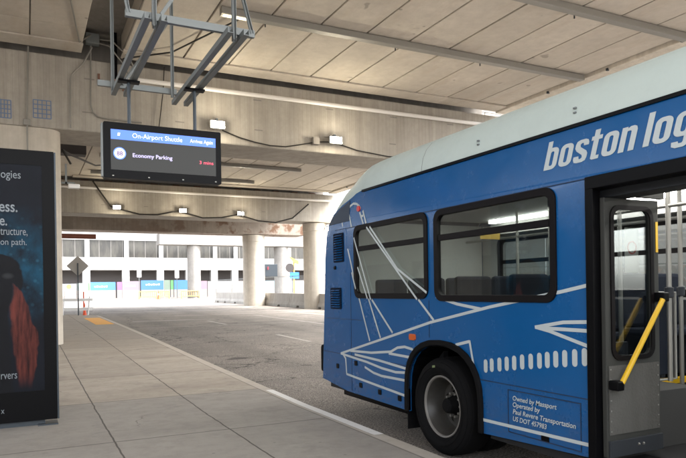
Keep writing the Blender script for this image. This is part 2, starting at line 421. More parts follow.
mark('lane_line', [(7.45, 7.6, y) for y in (17.2, 18.5, 20)], .006, M['line'])
mark('lane_line', [(11.0, 11.15, y) for y in (22.5, 26, 30, 33)], .006, M['line'])
mark('lane_line', [(7.45, 7.6, y) for y in (26, 29)], .006, M['line'])
mark('lane_line', [(14.2, 14.36, y) for y in (26, 30, 36, 46)], .006, M['line'])
mark('stop_line', [(7.2, 16.2, 34.6), (7.2, 16.2, 34.85)], .006, M['line'])
mark('stop_line', [(4.4, 8.2, 30.2), (4.4, 8.2, 30.5)], .006, M['line'])
mark('crossing_line', [(4.2, 15.5, 41.3), (4.2, 15.5, 41.7)], .006, M['line'])
mark('crossing_line', [(4.0, 13.0, 25.6), (4.0, 13.0, 25.72)], .006, M['line'])
# ------------------------------------------------------------------ the overpass
SO = 8.2
def deck(name, y0, y1, label, gap=True, xe=15.58):
    t = thing(name, label, 'bridge deck', (5, y0, SO))
    mb = MB(); seams = [10.44 + 1.28*k for k in range(-16, 5 if xe < 16 else 7)]
    for a, b in zip(seams, seams[1:]):
        if b <= 1.5:
            cuts = [y0, y0 + (y1-y0)*.3, y1 - 1.62, y1]
            for c, d in zip(cuts, cuts[1:]): mb.box(a+.016, c+.006, SO + rnd.uniform(0, .012), min(b, 1.45)-.016, d-.006, SO+.6)
        else:
            if gap and a < 2.45: a = 2.45
            if b - a > .06: mb.box(a+rnd.uniform(.018, .03), y0, SO + rnd.uniform(0, .015), b-rnd.uniform(.018, .03), y1, SO+.6)
    mb.build('planking', M['ceil'], t, bevel=.012)
    MB().box(-10.0, y0, SO+.62, xe, y1+2.1, SO+1.0).build('slab', M['wall'], t)
    (MB().box(2.47, y0, SO+.05, xe, y1, SO+.1).box(-10, y0, SO+.05, 1.43, y1, SO+.1) if gap else MB().box(-10, y0, SO+.05, xe, y1, SO+.1)).build('seam_filler', M['wall'], t)
    MB().box(-10, y1+.75, SO-.16, xe, y1+.95, SO+.6).build('back_wall', M['wall'], t)  # added wall that stops daylight leaking through the gap above the beam
    # seam backing a little above the planks and the lighter edge strip
    MB().box(xe, y0, SO-.1, xe+.57, y1, SO+1.3).build('edge_girder', M['column'], t, bevel=.02)
    mb = MB()
    for k in range(int((y1 - y0) / 2.4)): mb.box(xe-.05, y0+.5+2.4*k, SO-.125, xe+.03, y0+.56+2.4*k, SO-.05)
    mb.build_each('clip', M['dark_steel'], t)
    MB().box(-10, y1-.66, SO-.045, 1.45, y1-.01, SO-.004).box(2.45, y1-.66, SO-.045, xe-.03, y1-.01, SO-.004).build('end_diaphragm', M['ceil'], t)
    return t
deck('bridge_deck', -4, 18.38, 'tan concrete plank ceiling of the overpass above the bus and hanging screen')
deck('bridge_deck', 20.5, 38.2, 'middle tan plank ceiling between the two floodlit concrete beams', False, 18.14)
deck('bridge_deck', 40.2, 47.9, 'short far ceiling bay above the road before the stained beam', False, 18.14)

def cap(label, x0, x1, y0, y1, z0, z1, m, extras=None):
    t = thing('concrete_beam', label, 'beam', ((x0+x1)/2, y0, z0))
    MB().box(x0, y0, z0, x1, y1, z1).build('beam', m, t, bevel=.04)
    # form ties and a drip groove
    mb = MB()
    for k in range(int((x1-x0)/2.4)):
        for zz in (z0+.5, z1-.55):
            xx = x0+.9+2.4*k+rnd.uniform(-.05, .05)
            if xx < x1 - .2: mb.box(xx, y0-.004, zz, xx+.26, y0+.01, zz+.035)
    mb.build_each('form_tie', M['wall'], t)
    mb = MB()
    for k in range(int((x1-x0)/1.28) if z1 < 8.1 else 0): mb.box(x0+.4+1.28*k, y0+.35, z1+.002, x0+.8+1.28*k, y0+.75, min(z1+.14, SO-.05))
    if mb.v: mb.build_each('bearing_pad', M['brown'], t)
    return t
B1 = cap('near concrete cap beam behind the hanging screen, white pipe along its face', -9, 17, 18.48, 20.35, 6.08, 8.04, M['beam'])
for (x0, z0, x1, z1) in ((.27, 6.32, .69, 6.79), (-.55, 6.24, -.25, 6.7)):
    mb = MB()
    for k in range(5):
        zz = z0 + (z1-z0)*k/4; mb.box(x0, 18.474, zz-.012, x1, 18.479, zz+.012)
        xx = x0 + (x1-x0)*k/4; mb.box(xx-.012, 18.470, z0, xx+.012, 18.4745, z1)
    mb.build('paint_grid', M['blue_mark'], B1)
B2 = cap('middle concrete cap beam with three floodlights, carried by the round column near the bus rear', -9, 18.8, 38.3, 40.1, 6.2, 8.04, M['beam'])
B3 = cap('rust stained concrete beam behind the middle beam', -9, 20.6, 48, 49.8, 6.18, 7.9, M['beam_dark'])
B4 = cap('farthest pale concrete beam out in the daylight', 17.5, 42, 93.8, 96.2, 8.66, 10.3, M['outdoor'])
def column(x, y, r, z1, label, square=False):
    cm = M['outdoor'] if y > 80 else M['column']
    z0 = g(y) - .2
    t = thing('concrete_column', label, 'column', (x, y, z0), 'columns carrying the overpass')
    if square:
        P = rrect(x-1.05, y, x+1.05, y+1.7, .42, 10)
        MB().plz(P, [], z0, z1).build('shaft', M['column'], t, smooth=True)
    else:
        MB().lathe((x, y, 0), [(z0, 0), (z0, r), (z1-.55, r)], 36, 'z').build('shaft', cm, t, smooth=True)
        MB().lathe((x, y, 0), [(z1-.548, r), (z1-.54, r+.02), (z1-.02, r+.02), (z1-.02, 0)], 36, 'z').build('collar', cm, t, smooth=True)
    return t
column(-.12, 18.53, 1, 6.075, 'wide tan rectangular column behind the advertising panel', True)
column(17.55, 39.2, .78, 6.18, 'thick round column just left of the bus rear, behind the barriers')
column(16.5, 48.9, .86, 6.17, 'thick round column under the rusty end of the stained beam')
column(22.7, 95, .97, 8.64, 'slim pale column in daylight, leftmost of the far pair')
column(36.6, 95, 1.1, 8.64, 'pale column in daylight seen between the two thick round columns')
column(15.6, 19.4, .8, 6.07, 'round column beyond the bus, glimpsed through its windows')
column(1.0, 39.2, .7, 6.18, 'round column behind the wide rectangular column')
# pipes on the beams
def run(name, pts, r, m, label, cat, group=None, n=8):
    o = MB().tube(pts, r, n).build(name, m, smooth=True); return tag(o, label, cat, group)
run('pipe', [(2.9, 18.36, 7.62), (16.6, 18.36, 7.62)], .065, M['pipe_white'], 'long white pipe running along the face of the near beam', 'pipe')
run('pipe', [(1.2, 38.18, 7.62), (18.3, 38.18, 7.6)], .07, M['pipe_white'], 'thin pale pipe along the top of the middle beam', 'pipe')
def rail(y, x0, x1, lit, label):
    t = thing('light_rail', label, 'ceiling light', ((x0+x1)/2, y, SO-.1), 'strip light housings under the planks')
    MB().box(x0, y-.1, SO-.17, x1, y+.1, SO-.012).build('housing', M['galv_pale'], t, bevel=.01)
    mb = MB()
    for a, b in lit: mb.box(a, y-.05, SO-.19, b, y+.05, SO-.171)
    if lit: mb.build_each('lamp_tube', M['strip_warm'], t)
    mb = MB()
    for k in range(int((x1-x0)/3.4)): mb.box(x0+1.1+3.4*k+.5*math.sin(k*2.7), y+.1, SO-.23, x0+1.122+3.4*k+.5*math.sin(k*2.7), y+.125, SO-.01)
    mb.build_each('hanger', M['dark_steel'], t)
rail(14.22, 4.1, 15.5, [(4.15, 4.75)], 'long strip light housing overhead with a lit tube near its left end')
rail(10.76, 4.1, 15.5, [], 'nearest strip light housing crossing the top right of the ceiling')
rail(7.3, 4.1, 15.5, [(6, 7.2)], 'strip light housing above the bus door and camera')
rail(31.4, 3.2, 13.3, [], 'longer distant strip light housing seen under the near beam')
rail(35.9, 3.2, 12.2, [], 'shorter distant strip light housing just before the middle beam')
# floodlights and their cables
def flood(x, y, z, label, s=1.0):
    t = thing('floodlight', label, 'floodlight', (x, y, z), 'floodlights on the concrete beams')
    MB().box(x-.19*s, y-.1, z-.1*s, x+.19*s, y-.02, z+.1*s).build('housing', M['galv'], t, bevel=.015)
    MB().box(x-.165*s, y-.112, z-.08*s, x+.165*s, y-.1, z+.08*s).build('lens', M['lamp'], t)
    l_ = bpy.data.lights.new('flood_lamp', 'POINT'); l_.energy = 6*s; l_.color = (1, .88, .68); l_.shadow_soft_size = .12
    lo = bpy.data.objects.new('flood_lamp', l_); COL.objects.link(lo); lo.parent = t; lo.location = (0, -.32, -.05)
    MB().box(x-.03, y-.03, z+.08*s, x+.03, y+.28, z+.16*s).build('bracket', M['dark_steel'], t)
flood(5.08, 18.2, 6.54, 'bright floodlight on the near beam just right of the hanging screen', 1.2)
flood(8.9, 18.2, 6.44, 'floodlight on the near beam above the bus roof, right of the screen', 1.2)
flood(4.74, 38.0, 6.56, 'distant floodlight below the left half of the hanging screen', 1.15)
flood(8.46, 38.0, 6.53, 'distant floodlight below the right edge of the hanging screen', 1.15)
flood(12.0, 38.0, 6.5, 'distant floodlight midway between screen and bus', 1.1)
flood(18.1, 38.3, 5.75, 'small lamp on the round column beside the bus rear', 1.1)
def swag(pts, y):
    out = []
    for (a, za), (b, zb) in zip(pts, pts[1:]):
        for k in range(4):
            t = k/4; out.append((a+(b-a)*t, y, za+(zb-za)*t))
    out.append((pts[-1][0], y, pts[-1][1])); return out
run('cable', swag([(5.3, 6.46), (5.81, 6.3), (6.3, 6.2), (6.79, 6.14), (7.3, 6.15), (7.72, 6.24), (8.4, 6.4), (8.9, 6.44), (9.3, 6.36), (9.8, 6.25), (10.98, 6.14), (12.2, 6.2), (13.5, 6.5)], 18.4), .02, M['cable'], 'black cable sagging between the two floodlights of the near beam', 'cable', n=6)
run('cable', swag([(3.5, 8.0), (3.9, 7.4), (4.44, 6.62), (5.14, 6.43), (6.01, 6.23), (7.03, 6.25), (8.19, 6.52), (8.72, 6.4), (9.67, 6.16), (10.84, 6.22), (11.85, 6.44), (12.43, 6.31), (13.21, 6.1), (14.34, 6.04), (15.51, 6.36), (16.65, 7.32)], 38.1), .045, M['cable'], 'black cable looping along the middle beam past three floodlights', 'cable', n=6)
tag(MB().box(8.2, 18.3, 6.3, 8.42, 18.46, 6.52).build('junction_box', M['wall'], bevel=.01), 'small grey box beside the right floodlight of the near beam', 'junction box')
# conduits at the left end of the near beam
Yc = 18.42
run('conduit', [(.17, Yc, 8.14), (.12, Yc, 6.2), (.12, Yc, 4.4)], .022, M['galv_pale'], 'leftmost thin conduit going down the beam beside a blue paint grid', 'conduit')
tag(MB().box(.03, Yc-.05, 6.08, .2, Yc+.05, 6.24).build('junction_box', M['galv_pale'], bevel=.01), 'small pale box on the leftmost conduit', 'junction box')
run('conduit', [(1.72, Yc-.02, 8.35), (1.5, Yc-.02, 7.9), (1.2, Yc-.02, 7.55), (1.17, Yc-.02, 7.4), (1.16, Yc-.02, 6.12)], .022, M['galv_pale'], 'conduit dropping diagonally from the grey box then straight down the beam', 'conduit')
run('conduit', [(1.69, Yc, 8.4), (1.68, Yc, 7.6), (1.67, Yc, 6.8), (1.72, Yc, 6.6), (1.85, Yc, 6.49), (2.1, Yc, 6.46), (3.0, Yc, 6.45)], .022, M['galv_pale'], 'conduit running straight down from the grey box and bending right behind the screen', 'conduit')
tag(MB().box(1.55, 18.2, 8.4, 1.9, 18.45, 8.68).build('junction_box', M['galv'], bevel=.02), 'grey box in the ceiling slot where four conduits meet', 'junction box')
run('conduit', [(1.72, 18.3, 8.68), (1.35, 17.6, 8.16), (.9, 14.5, 8.15), (.5, 11.5, 8.15)], .022, M['galv_pale'], 'conduit crossing the left ceiling planks towards the grey box', 'conduit')
run('conduit', [(1.9, 18.3, 8.56), (2.2, 18.1, 8.5), (2.6, 18.0, 8.1), (2.9, 18.2, 7.7)], .02, M['galv_pale'], 'upper of two short conduits sloping right from the grey box', 'conduit')
run('conduit', [(1.9, 18.36, 8.48), (2.15, 18.25, 8.4), (2.5, 18.3, 8.0), (2.7, 18.36, 7.64)], .02, M['galv_pale'], 'lower of two short conduits sloping right from the grey box', 'conduit')
tag(MB().box(2.2, 18.3, 7.55, 2.36, 18.47, 8.9).build('drain_pipe', M['black'], bevel=.02), 'short black downpipe in the ceiling slot left of the strut frame', 'pipe')
mb = MB()
for i, (a, b) in enumerate(((7.3, 7.42), (7.46, 7.55))): mb.box(2.2, 18.32, a, 2.38, 18.46, b)
mb.box(1.86, 18.44, 7.36, 1.92, 18.476, 7.68); mb.box(2.5, 18.38, 7.28, 2.66, 18.46, 7.45)
for o, l_ in zip(mb.build_each('pipe_bracket', M['brown']), ('reddish brown block directly below the black downpipe', 'second reddish brown block below the black downpipe, lower one', 'thin rust brown plate on the beam left of the black downpipe', 'brown block right of the black downpipe on the beam')):
    tag(o, l_, 'bracket')
run('cable', [(2.5, 18.2, 8.1), (3.6, 17.2, 8.1), (4.3, 15.3, 8.1), (4.6, 14.4, 8.08)], .022, M['cable'], 'black cable bending across the ceiling to the strip light', 'cable', n=6)
run('cable', [(3.64, 18.42, 8.1), (3.6, 18.42, 7.4), (3.5, 18.42, 6.6), (3.42, 18.42, 6.0)], .014, M['cable'], 'thin cable hanging down the near beam behind the screen', 'cable', n=6)
# lamp and fittings right of the left column
t = thing('camera_housing', 'small white camera on a bracket beside the wide column', 'camera', (1.2, 19.3, 4.6))
MB().box(1.12, 19.1, 4.62, 1.42, 19.3, 4.74).build('body', M['white'], t, bevel=.02)
MB().box(.85, 19.22, 4.75, 1.3, 19.28, 4.8).box(1.05, 19.22, 4.75, 1.1, 19.28, 5.3).build('bracket', M['galv'], t)
run('cable', [(1.2, 19.2, 5.3), (1.0, 19.3, 5.7), (1.3, 20, 5.7), (2.4, 25, 6.4), (3.4, 31, 7.6)], .03, M['cable'], 'dark cable strung from the wide column towards the far ceiling', 'cable', n=6)
tag(MB().box(1.3, 29.8, 7.75, 2.5, 30.4, 8.17).build('duct', M['void'], bevel=.02), 'dark duct box under the far ceiling beside the wide column', 'duct')
t = thing('height_bar', 'rusty red steel bar sticking out from behind the wide column', 'height bar', (.6, 30, g(30)))
MB().tube([(.6, 30, 4.2), (2.85, 30, 4.2)], .11, 12).build('bar', M['rust'], t, smooth=True)
MB().tube([(.6, 30.2, g(30)), (.6, 30.2, 4.4)], .08, 10).build('post', M['rust'], t, smooth=True)
# ------------------------------------------------------------------ strut frame and the screen it carries
FZ = 4.47
t = thing('strut_frame', 'galvanised steel strut frame hung from the ceiling, carrying the screen', 'steel frame', (1.55, 7.8, FZ))
def channel(mb, a, b, w=.045, h=.045, f=1):
    """open strut channel: web and two flanges"""
    a = Vector(a); b = Vector(b); d = (b-a).normalized()
    up = Vector((0,0,1)) if abs(d.z) < .9 else Vector((0,1,0)); sd_ = d.cross(up).normalized(); up = sd_.cross(d)
    def bar(o0, o1, u0, u1):
        P = [p + sd_*o + up*u for p in (a, b) for o, u in ((o0,u0),(o1,u0),(o1,u1),(o0,u1))]
        mb.add(P, [(3,2,1,0),(4,5,6,7),(0,1,5,4),(1,2,6,5),(2,3,7,6),(3,0,4,7)])
    u0, u1 = (-h/2, h/2-.006) if f > 0 else (-h/2+.006, h/2)
    bar(-w/2, w/2, *((h/2-.006, h/2) if f > 0 else (-h/2, -h/2+.006))); bar(-w/2, -w/2+.006, u0, u1); bar(w/2-.006, w/2, u0, u1)
for y, xa, xb in ((6.6, .93, 2.27), (8.95, .9, 1.93)):
    mb = MB(); channel(mb, (xa, y, FZ), (xb, y, FZ), .05, .075, -1); mb.build('cross_channel', M['galv'], t)
for x in (1.115, 1.275, 1.95, 2.12):
    mb = MB(); channel(mb, (x, 6.4, FZ-.07), (x, 9.1 if x < 1.5 else 9.22, FZ-.07), .062, .062, -1); mb.build('long_channel', M['galv'], t)
for x, y in ((1.08, 8.87), (1.86, 8.87), (1.2, 6.54), (2.03, 6.54), (1.22, 6.62), (2.05, 6.62)):
    mb = MB(); channel(mb, (x, y, FZ-.1), (x, y, SO-.01), .04, .04); mb.build('hanger', M['galv'], t)
for a, b in (((.96, 6.58, FZ), (.55, 6.4, 6.6)), ((2.24, 6.58, FZ), (1.95, 6.6, 5.6)), ((1.28, 6.6, FZ+.04), (1.9, 6.7, 5.5)), ((1.2, 8.9, FZ), (2.0, 9.9, 5.8))):
    mb = MB(); channel(mb, a, b, .035, .035); mb.build('brace', M['galv'], t)
SY = 8.3
t = thing('display_screen', 'black framed bus arrival screen hanging from dark poles', 'screen', (1.63, SY, 3.1))
MB().ply(rrect(.892, 3.11, 2.368, 3.805, .02), [], SY, SY+.14).build('housing', M['black'], t, bevel=.008)
MB().box(.872, SY+.02, 3.13, .89, SY+.13, 3.79).build('side_trim', M['galv'], t)
MB().box(.975, SY-.004, 3.215, 2.295, SY-.002, 3.715).build('display', mat('screen_grey', (.010, .010, .009), .3, spec=.2, emit=((.22, .22, .2), .012)), t)
MB().box(.978, SY-.007, 3.592, 2.293, SY-.0045, 3.714).build('header', mat('screen_blue', (.02, .08, .4), .3, emit=((.06, .19, .85), .13)), t)
mw = mat('screen_white', (.5, .5, .5), .4, emit=((.8, .82, 1), .14)); mr = mat('screen_red', (.4, .02, .05), .4, emit=((.9, .1, .18), .13)); mp_ = mat('screen_violet', (.3, .3, .6), .4, emit=((.70, .60, .95), .12))
sc = lambda x0, z0: (lambda a, b: (x0+a, SY-.0085, z0+b))
mb = MB(); text(mb, 'On-Airport Shuttle', .62, .058, sc(1.235, 3.627)); mb.build('header_text', mw, t, fix=False)
mb = MB(); text(mb, 'Arrives Again', .30, .047, sc(1.955, 3.632), bold=.01); mb.build('header_text', mw, t, fix=False)
MB().ply([(1.055, 3.638), (1.083, 3.638), (1.09, 3.676), (1.062, 3.676)], [], SY-.009, SY-.0075).build('bus_symbol', mw, t)
mb = MB(); text(mb, 'Economy Parking', .49, .048, sc(1.235, 3.386), bold=.012); mb.build('destination_text', mp_, t, fix=False)
mb = MB(); text(mb, '3 mins', .185, .042, sc(2.075, 3.362), bold=.012); mb.build('minutes_text', mr, t, fix=False)
def disc(cx, cz, r, n=28): return [(cx + r*math.cos(2*math.pi*k/n), cz + r*math.sin(2*math.pi*k/n)) for k in range(n)]
MB().ply(disc(1.08, 3.42, .076), [], SY-.008, SY-.0045).build('route_ring', mat('screen_ring', (.02, .08, .4), .3, emit=((.1, .25, .9), .14)), t)
MB().ply(disc(1.08, 3.42, .063), [], SY-.0105, SY-.0085).build('route_disc', mw, t)
mb = MB(); text(mb, '88', .07, .055, lambda a, b: (1.045+a, SY-.012, 3.392+b), bold=.02); mb.build('route_number', mat('screen_ink', (.1, .02, .2), .5), t, fix=False)
for x in (1.21, 2.04):
    MB().tube([(x, SY+.07, 3.8), (x, SY+.07, FZ-.13)], .022, 12).build('pole', M['dark_steel'], t, smooth=True)
    MB().box(x-.13, SY+.02, FZ-.135, x+.13, SY+.12, FZ-.108).build('hanger_plate', M['black'], t)
mb = MB()
for k in range(4): mb.box(.99+.43*k, SY-.008, 3.135, 1.01+.43*k, SY, 3.147)
mb.build_each('screw', M['steel'], t)
# ------------------------------------------------------------------ advertising panel
PY = 8.3; pz = .13
t = thing('advertising_panel', 'tall black advertising panel with a dark blue poster of a red coated figure', 'advertising panel', (-.4, PY, pz))
MB().box(-1.15, PY+.02, pz+.07, .33, PY+.2, 3.375).build('cabinet', M['black'], t, bevel=.012)
MB().ply([(-1.15, pz+.07), (.33, pz+.07), (.33, 3.375), (-1.15, 3.375)], [[(-1.03, .55), (.2, .55), (.2, 3.2), (-1.03, 3.2)]], PY, PY+.018).build('frame', M['black'], t)
MB().box(.332, PY+.0, pz+.07, .352, PY+.2, 3.37).build('edge_trim', M['dark_steel'], t, bevel=.004)
MB().box(-1.15, PY+.05, pz+.0, .2, PY+.17, pz+.07).build('plinth', M['dark_steel'], t)
mb = MB().box(.12, PY-.02, pz, .34, PY+.22, pz+.02); mb.build('foot_plate', M['dark_steel'], t, bevel=.004)
m = mat('poster_print', (.02, .03, .05), .5, spec=.12); N = NT(m); p = N.pos(); x, y, z = N.sep(p)
n1 = N.noise(N.pos((1.4, 1, 1.1)), 2.4, 5, .6)
glow = N.math('SUBTRACT', 1., N.math('MULTIPLY', N.math('ABSOLUTE', N.math('SUBTRACT', z, 2.0)), 1.35))
fac = N.math('MULTIPLY', N.math('MAXIMUM', glow, 0.), N.ramp(n1, [(.36, 0.), (.66, 1.)]))
base = N.mix(N.noise(p, 3.5, 4, .6), (.0022, .003, .0055), (.005, .0068, .012))
col = N.mix(fac, base, (.006, .06, .11))
dots = N.n('ShaderNodeTexVoronoi'); dots.inputs['Scale'].default_value = 11; N.l(p, dots.inputs['Vector'])
col = N.mix(N.math('MULTIPLY', N.ramp(dots.outputs['Distance'], [(.1, .7), (.28, 0.)]), N.math('MULTIPLY', N.math('MAXIMUM', glow, 0.), .55)), col, (.03, .12, .18))
def curve(src, pts):
    """value over height z in metres, piecewise linear"""
    c = N.n('ShaderNodeFloatCurve'); cv = c.mapping.curves[0]
    for q_, (zz, vv) in enumerate(pts):
        u, v_ = zz / 4, vv * .5 + .5
        if q_ < 2: cv.points[q_].location = (u, v_)
        else: cv.points.new(u, v_)
    c.mapping.update(); N.l(N.math('MULTIPLY', src, .25), c.inputs['Value']); return N.math('MULTIPLY_ADD', c.outputs['Value'], 2., -1.)
def soft(a, b, w):                       # 0..1 as a passes b over width w
    r_ = N.n('ShaderNodeMapRange'); r_.interpolation_type = 'SMOOTHSTEP'; N.l(N.math('SUBTRACT', a, b), r_.inputs['Value'])
    r_.inputs['From Min'].default_value = -w; r_.inputs['From Max'].default_value = w; return r_.outputs[0]
wv = N.math('MULTIPLY', N.math('SUBTRACT', N.noise(p, 9, 4, .6), .5), .05)
xx = N.math('ADD', x, wv)
right = curve(z, [(.5, .05), (.7, .085), (1.0, .13), (1.25, .13), (1.36, .07), (1.48, .055), (1.62, .01), (1.74, -.05), (1.82, -.12), (1.9, -.3)])
left = curve(z, [(.5, -.06), (.7, -.07), (1.16, -.13), (1.35, -.14), (1.5, -.16), (1.62, -.14), (1.75, -.11), (1.82, -.12), (1.9, -.1)])
folds = N.noise(N.pos((11, 1, 1.3)), 2.0, 5, .65)
cl = N.mix(N.ramp(folds, [(.3, 0.), (.68, 1.)]), (.016, .0045, .0042), (.13, .03, .022))
cm = N.math('MULTIPLY', soft(xx, left, .022), soft(right, xx, .012))
cm = N.math('MULTIPLY', cm, soft(z, .68, .12))
col = N.mix(N.math('MULTIPLY', cm, .95), col, cl)
hr = curve(z, [(.5, -.12), (1.1, -.16), (1.5, -.17), (1.6, -.13), (1.74, -.035), (1.9, -.02), (2.0, -.04), (2.08, -.09), (2.14, -.19), (2.17, -.4)])
hm = N.math('MULTIPLY', N.math('MULTIPLY', soft(hr, xx, .014), soft(N.math('ADD', N.math('ADD', xx, .58), hr), N.math('MULTIPLY', x, 0.), .02)), N.math('SUBTRACT', 1., N.math('MULTIPLY', cm, .9)))
hcol = N.mix(N.noise(p, 7, 4, .6), (.0018, .002, .003), (.006, .0065, .009))
col = N.mix(hm, col, hcol)
dx = N.math('MULTIPLY', N.math('ADD', x, .17), 14.); dz = N.math('MULTIPLY', N.math('SUBTRACT', z, 1.9), 24.)
face = N.math('SUBTRACT', 1., N.math('ADD', N.math('MULTIPLY', dx, dx), N.math('MULTIPLY', dz, dz)))
col = N.mix(N.math('MULTIPLY', N.math('MAXIMUM', face, 0.), .6), col, (.035, .037, .04))
N.out(col); N.l(col, N.b.inputs['Emission Color']); N.b.inputs['Emission Strength'].default_value = .0
MB().box(-1.03, PY+.006, .55, .2, PY+.016, 3.2).build('poster', m, t)
ink = mat('poster_letters', (.16, .18, .20), .5)
for s, xr, zb, h, w in (('ogies', -.022, 3.035, .085, .205), ('ess.', -.06, 2.645, .085, .19), ('e.', -.17, 2.485, .08, .075), ('tructure,', .04, 2.375, .072, .28), ('on path.', .03, 2.26, .072, .27), ('rvers', -.09, .71, .06, .165), ('x', -.225, .315, .045, .035)):
    mb = MB(); text(mb, s, w, h, (lambda xr, zb: (lambda a, b: (xr+a, PY+(.003 if zb > .55 else -.002), zb+b)))(xr, zb), align=1, bold=.012 if s in ('ess.', 'e.') else 0)
    mb.build('poster_text', ink, t, fix=False)
# ------------------------------------------------------------------ the bus
BX = 3.7; BW = 2.55
bus = thing('shuttle_bus', 'blue airport shuttle bus with pale roof stopped at the kerb, door open', 'bus', (BX+BW/2, 2, 0))
def bx_(z): return BX if z <= 2.45 else BX + .05*(z-2.45)/.46
rear = [(8.05, .45), (7.995, 1.13), (7.945, 1.7), (7.92, 2.1), (7.86, 2.4), (7.814, 2.566), (7.684, 2.688), (7.56, 2.745), (7.439, 2.791), (7.3, 2.825), (7.179, 2.855), (7.067, 2.89), (6.9, 2.91)]
wins = [(5.43, 7.05, 1.575, 2.475), (3.67, 5.31, 1.555, 2.465), (.35, 1.9, 1.56, 2.46), (-1.4, .2, 1.56, 2.46)]
def arch(yc, n=14):
    P = [(yc+.60, .36)] + [(yc+.60, .55)]
    for k in range(n+1):
        a = math.pi*k/n; c, s_ = math.cos(a), math.sin(a)
        P.append((yc + .60*math.copysign(abs(c)**.85, c), .60 + .51*abs(s_)**.85))
    return P + [(yc-.60, .55), (yc-.60, .36)]
WY = 5.29; FY = -2.0
DY0, DY1 = 2.05, 3.36
bot = .42
outer = [(8.05, .46), (7.3, bot-.04)] + arch(WY-.055) + [(DY1, bot), (DY1, 2.46), (DY0, 2.46), (DY0, bot)] + arch(FY) + [(-4.15, bot), (-4.15, 2.91)] + list(reversed(rear[1:]))
holes = [rrect(a+.03, c+.03, b-.03, d-.03, .07) for a, b, c, d in wins]
body = MB().loop(outer, holes, lambda a, b: (bx_(b), a, b), lambda a, b: (bx_(b)+.04, a, b)).build('body', M['blue'], bus)
# far side, rear, front, floor
fw = [(.4, 1.9, 1.58, 2.38), (2.1, 3.6, 1.58, 2.38), (3.8, 5.3, 1.58, 2.38), (5.5, 7.25, 1.58, 2.38), (-1.4, .2, 1.58, 2.38)]
MB().plx([(8.05, .42)] + rear[1:] + [(-4.15, 2.91), (-4.15, .42)], [rrect(a, c, b, d, .08) for a, b, c, d in fw], BX+BW-.04, BX+BW).build('far_side', M['blue'], bus)
mb = MB()
for a, b, c, d in fw:
    mb.plx(rrect(a-.05, c-.05, b+.05, d+.05, .1), [rrect(a+.05, c+.05, b-.05, d-.05, .06)], BX+BW-.07, BX+BW-.042)
    mb.box(BX+BW-.065, a, c+(d-c)*.55, BX+BW-.045, b, c+(d-c)*.55+.055)
mb.build('far_window_frame', M['frame'], bus)
mb = MB()
for a, b, c, d in fw: mb.plx(rrect(a, c, b, d, .08), [], BX+BW-.03, BX+BW-.025)
mb.build('far_window_pane', M['glass_clear'], bus)
mb = MB()
for (a, za), (b, zb) in zip(rear, rear[1:]):
    mb.add([(BX+.045, a-.002, za), (BX+BW-.045, a-.002, za), (BX+BW-.045, b-.002, zb), (BX+.045, b-.002, zb)], [(0,1,2,3)])
mb.build('rear_panel', M['blue_dark'], bus)
MB().ply(rrect(BX+.05, .42, BX+BW-.05, 2.9, .1), [rrect(BX+.2, 1.1, BX+BW-.2, 2.7, .1)], -4.15, -4.1).build('front_panel', M['blue'], bus)
MB().ply(rrect(BX+.2, 1.1, BX+BW-.2, 2.7, .1), [], -4.13, -4.12).build('windscreen', M['glass_clear'], bus)
MB().box(BX+.05, -4.1, .32, BX+BW-.05, 4.55, .385).box(BX+.75, 4.55, .32, BX+BW-.75, 5.9, .385).box(BX+.05, 5.9, .36, BX+BW-.05, 7.9, .42).build('floor', M['int_floor'], bus)
MB().box(BX+.06, 4.46, .40, BX+.75, 4.5, 1.2).box(BX+.06, 4.5, 1.16, BX+.75, 5.95, 1.2).box(BX+.06, 5.95, .42, BX+.75, 6.0, 1.2).box(BX+.72, 4.5, .3, BX+.75, 5.95, 1.16).box(BX+.76, 3.95, .42, BX+BW-.05, 7.85, .80).build('wheel_housing', M['int_dark'], bus)
# roof
def roof_base(y):
    pts = [(6.9, 2.912)] + [(a, b) for a, b in reversed(rear) if a > 6.9 and b > 2.5]
    pts = sorted(pts)
    if y <= 6.9: return 2.912
    for (a, za), (b, zb) in zip(pts, pts[1:]):
        if y <= b: return za + (zb-za)*(y-a)/(b-a)
    return pts[-1][1]
def roof_h(y):
    P = [(6.5, .475), (6.9, .465), (7.1, .44), (7.3, .375), (7.5, .34), (7.65, .27), (7.76, .17), (7.83, .02)]
    if y <= 6.5: return .475
    for (a, za), (b, zb) in zip(P, P[1:]):
        if y <= b: return za + (zb-za)*(y-a)/(b-a)
    return .02
half = [(.048, 0), (.052, .05), (.07, .14), (.115, .235), (.19, .315), (.30, .375), (.46, .42), (.75, .455), (1.0, .47), (BW/2, .475)]
secs = [-4.15, -3, -1, 1, 3, 5, 6.2, 6.5, 6.7, 6.9, 7.0, 7.1, 7.2, 7.3, 7.4, 7.5, 7.58, 7.65, 7.71, 7.76, 7.80, 7.83]
prof = [(a, h) for a, h in half] + [(BW-a, h) for a, h in reversed(half[:-1])]
mb = MB(); n = len(prof)
mb.add([(BX+a, y, roof_base(y) + h/.475*roof_h(y)) for y in secs for a, h in prof],
       [(i*n+k, i*n+k+1, (i+1)*n+k+1, (i+1)*n+k) for i in range(len(secs)-1) for k in range(n-1)])
mb.build('roof', M['roof'], bus, smooth=True, fix=False)
mb = MB(); path = [(-4.15, 2.906), (6.85, 2.906)]
MB().box(BX+.03, -4.15, 2.885, BX+.052, 6.9, 2.911).build('gutter', M['black'], bus)
mb = MB()
for y in (4.67, 3.52):
    for z in (3.0, 3.035): mb.box(BX+.045, y-.012, z-.006, BX+.062, y+.012, z+.006)
mb.build_each('roof_rivet', M['galv'], bus)
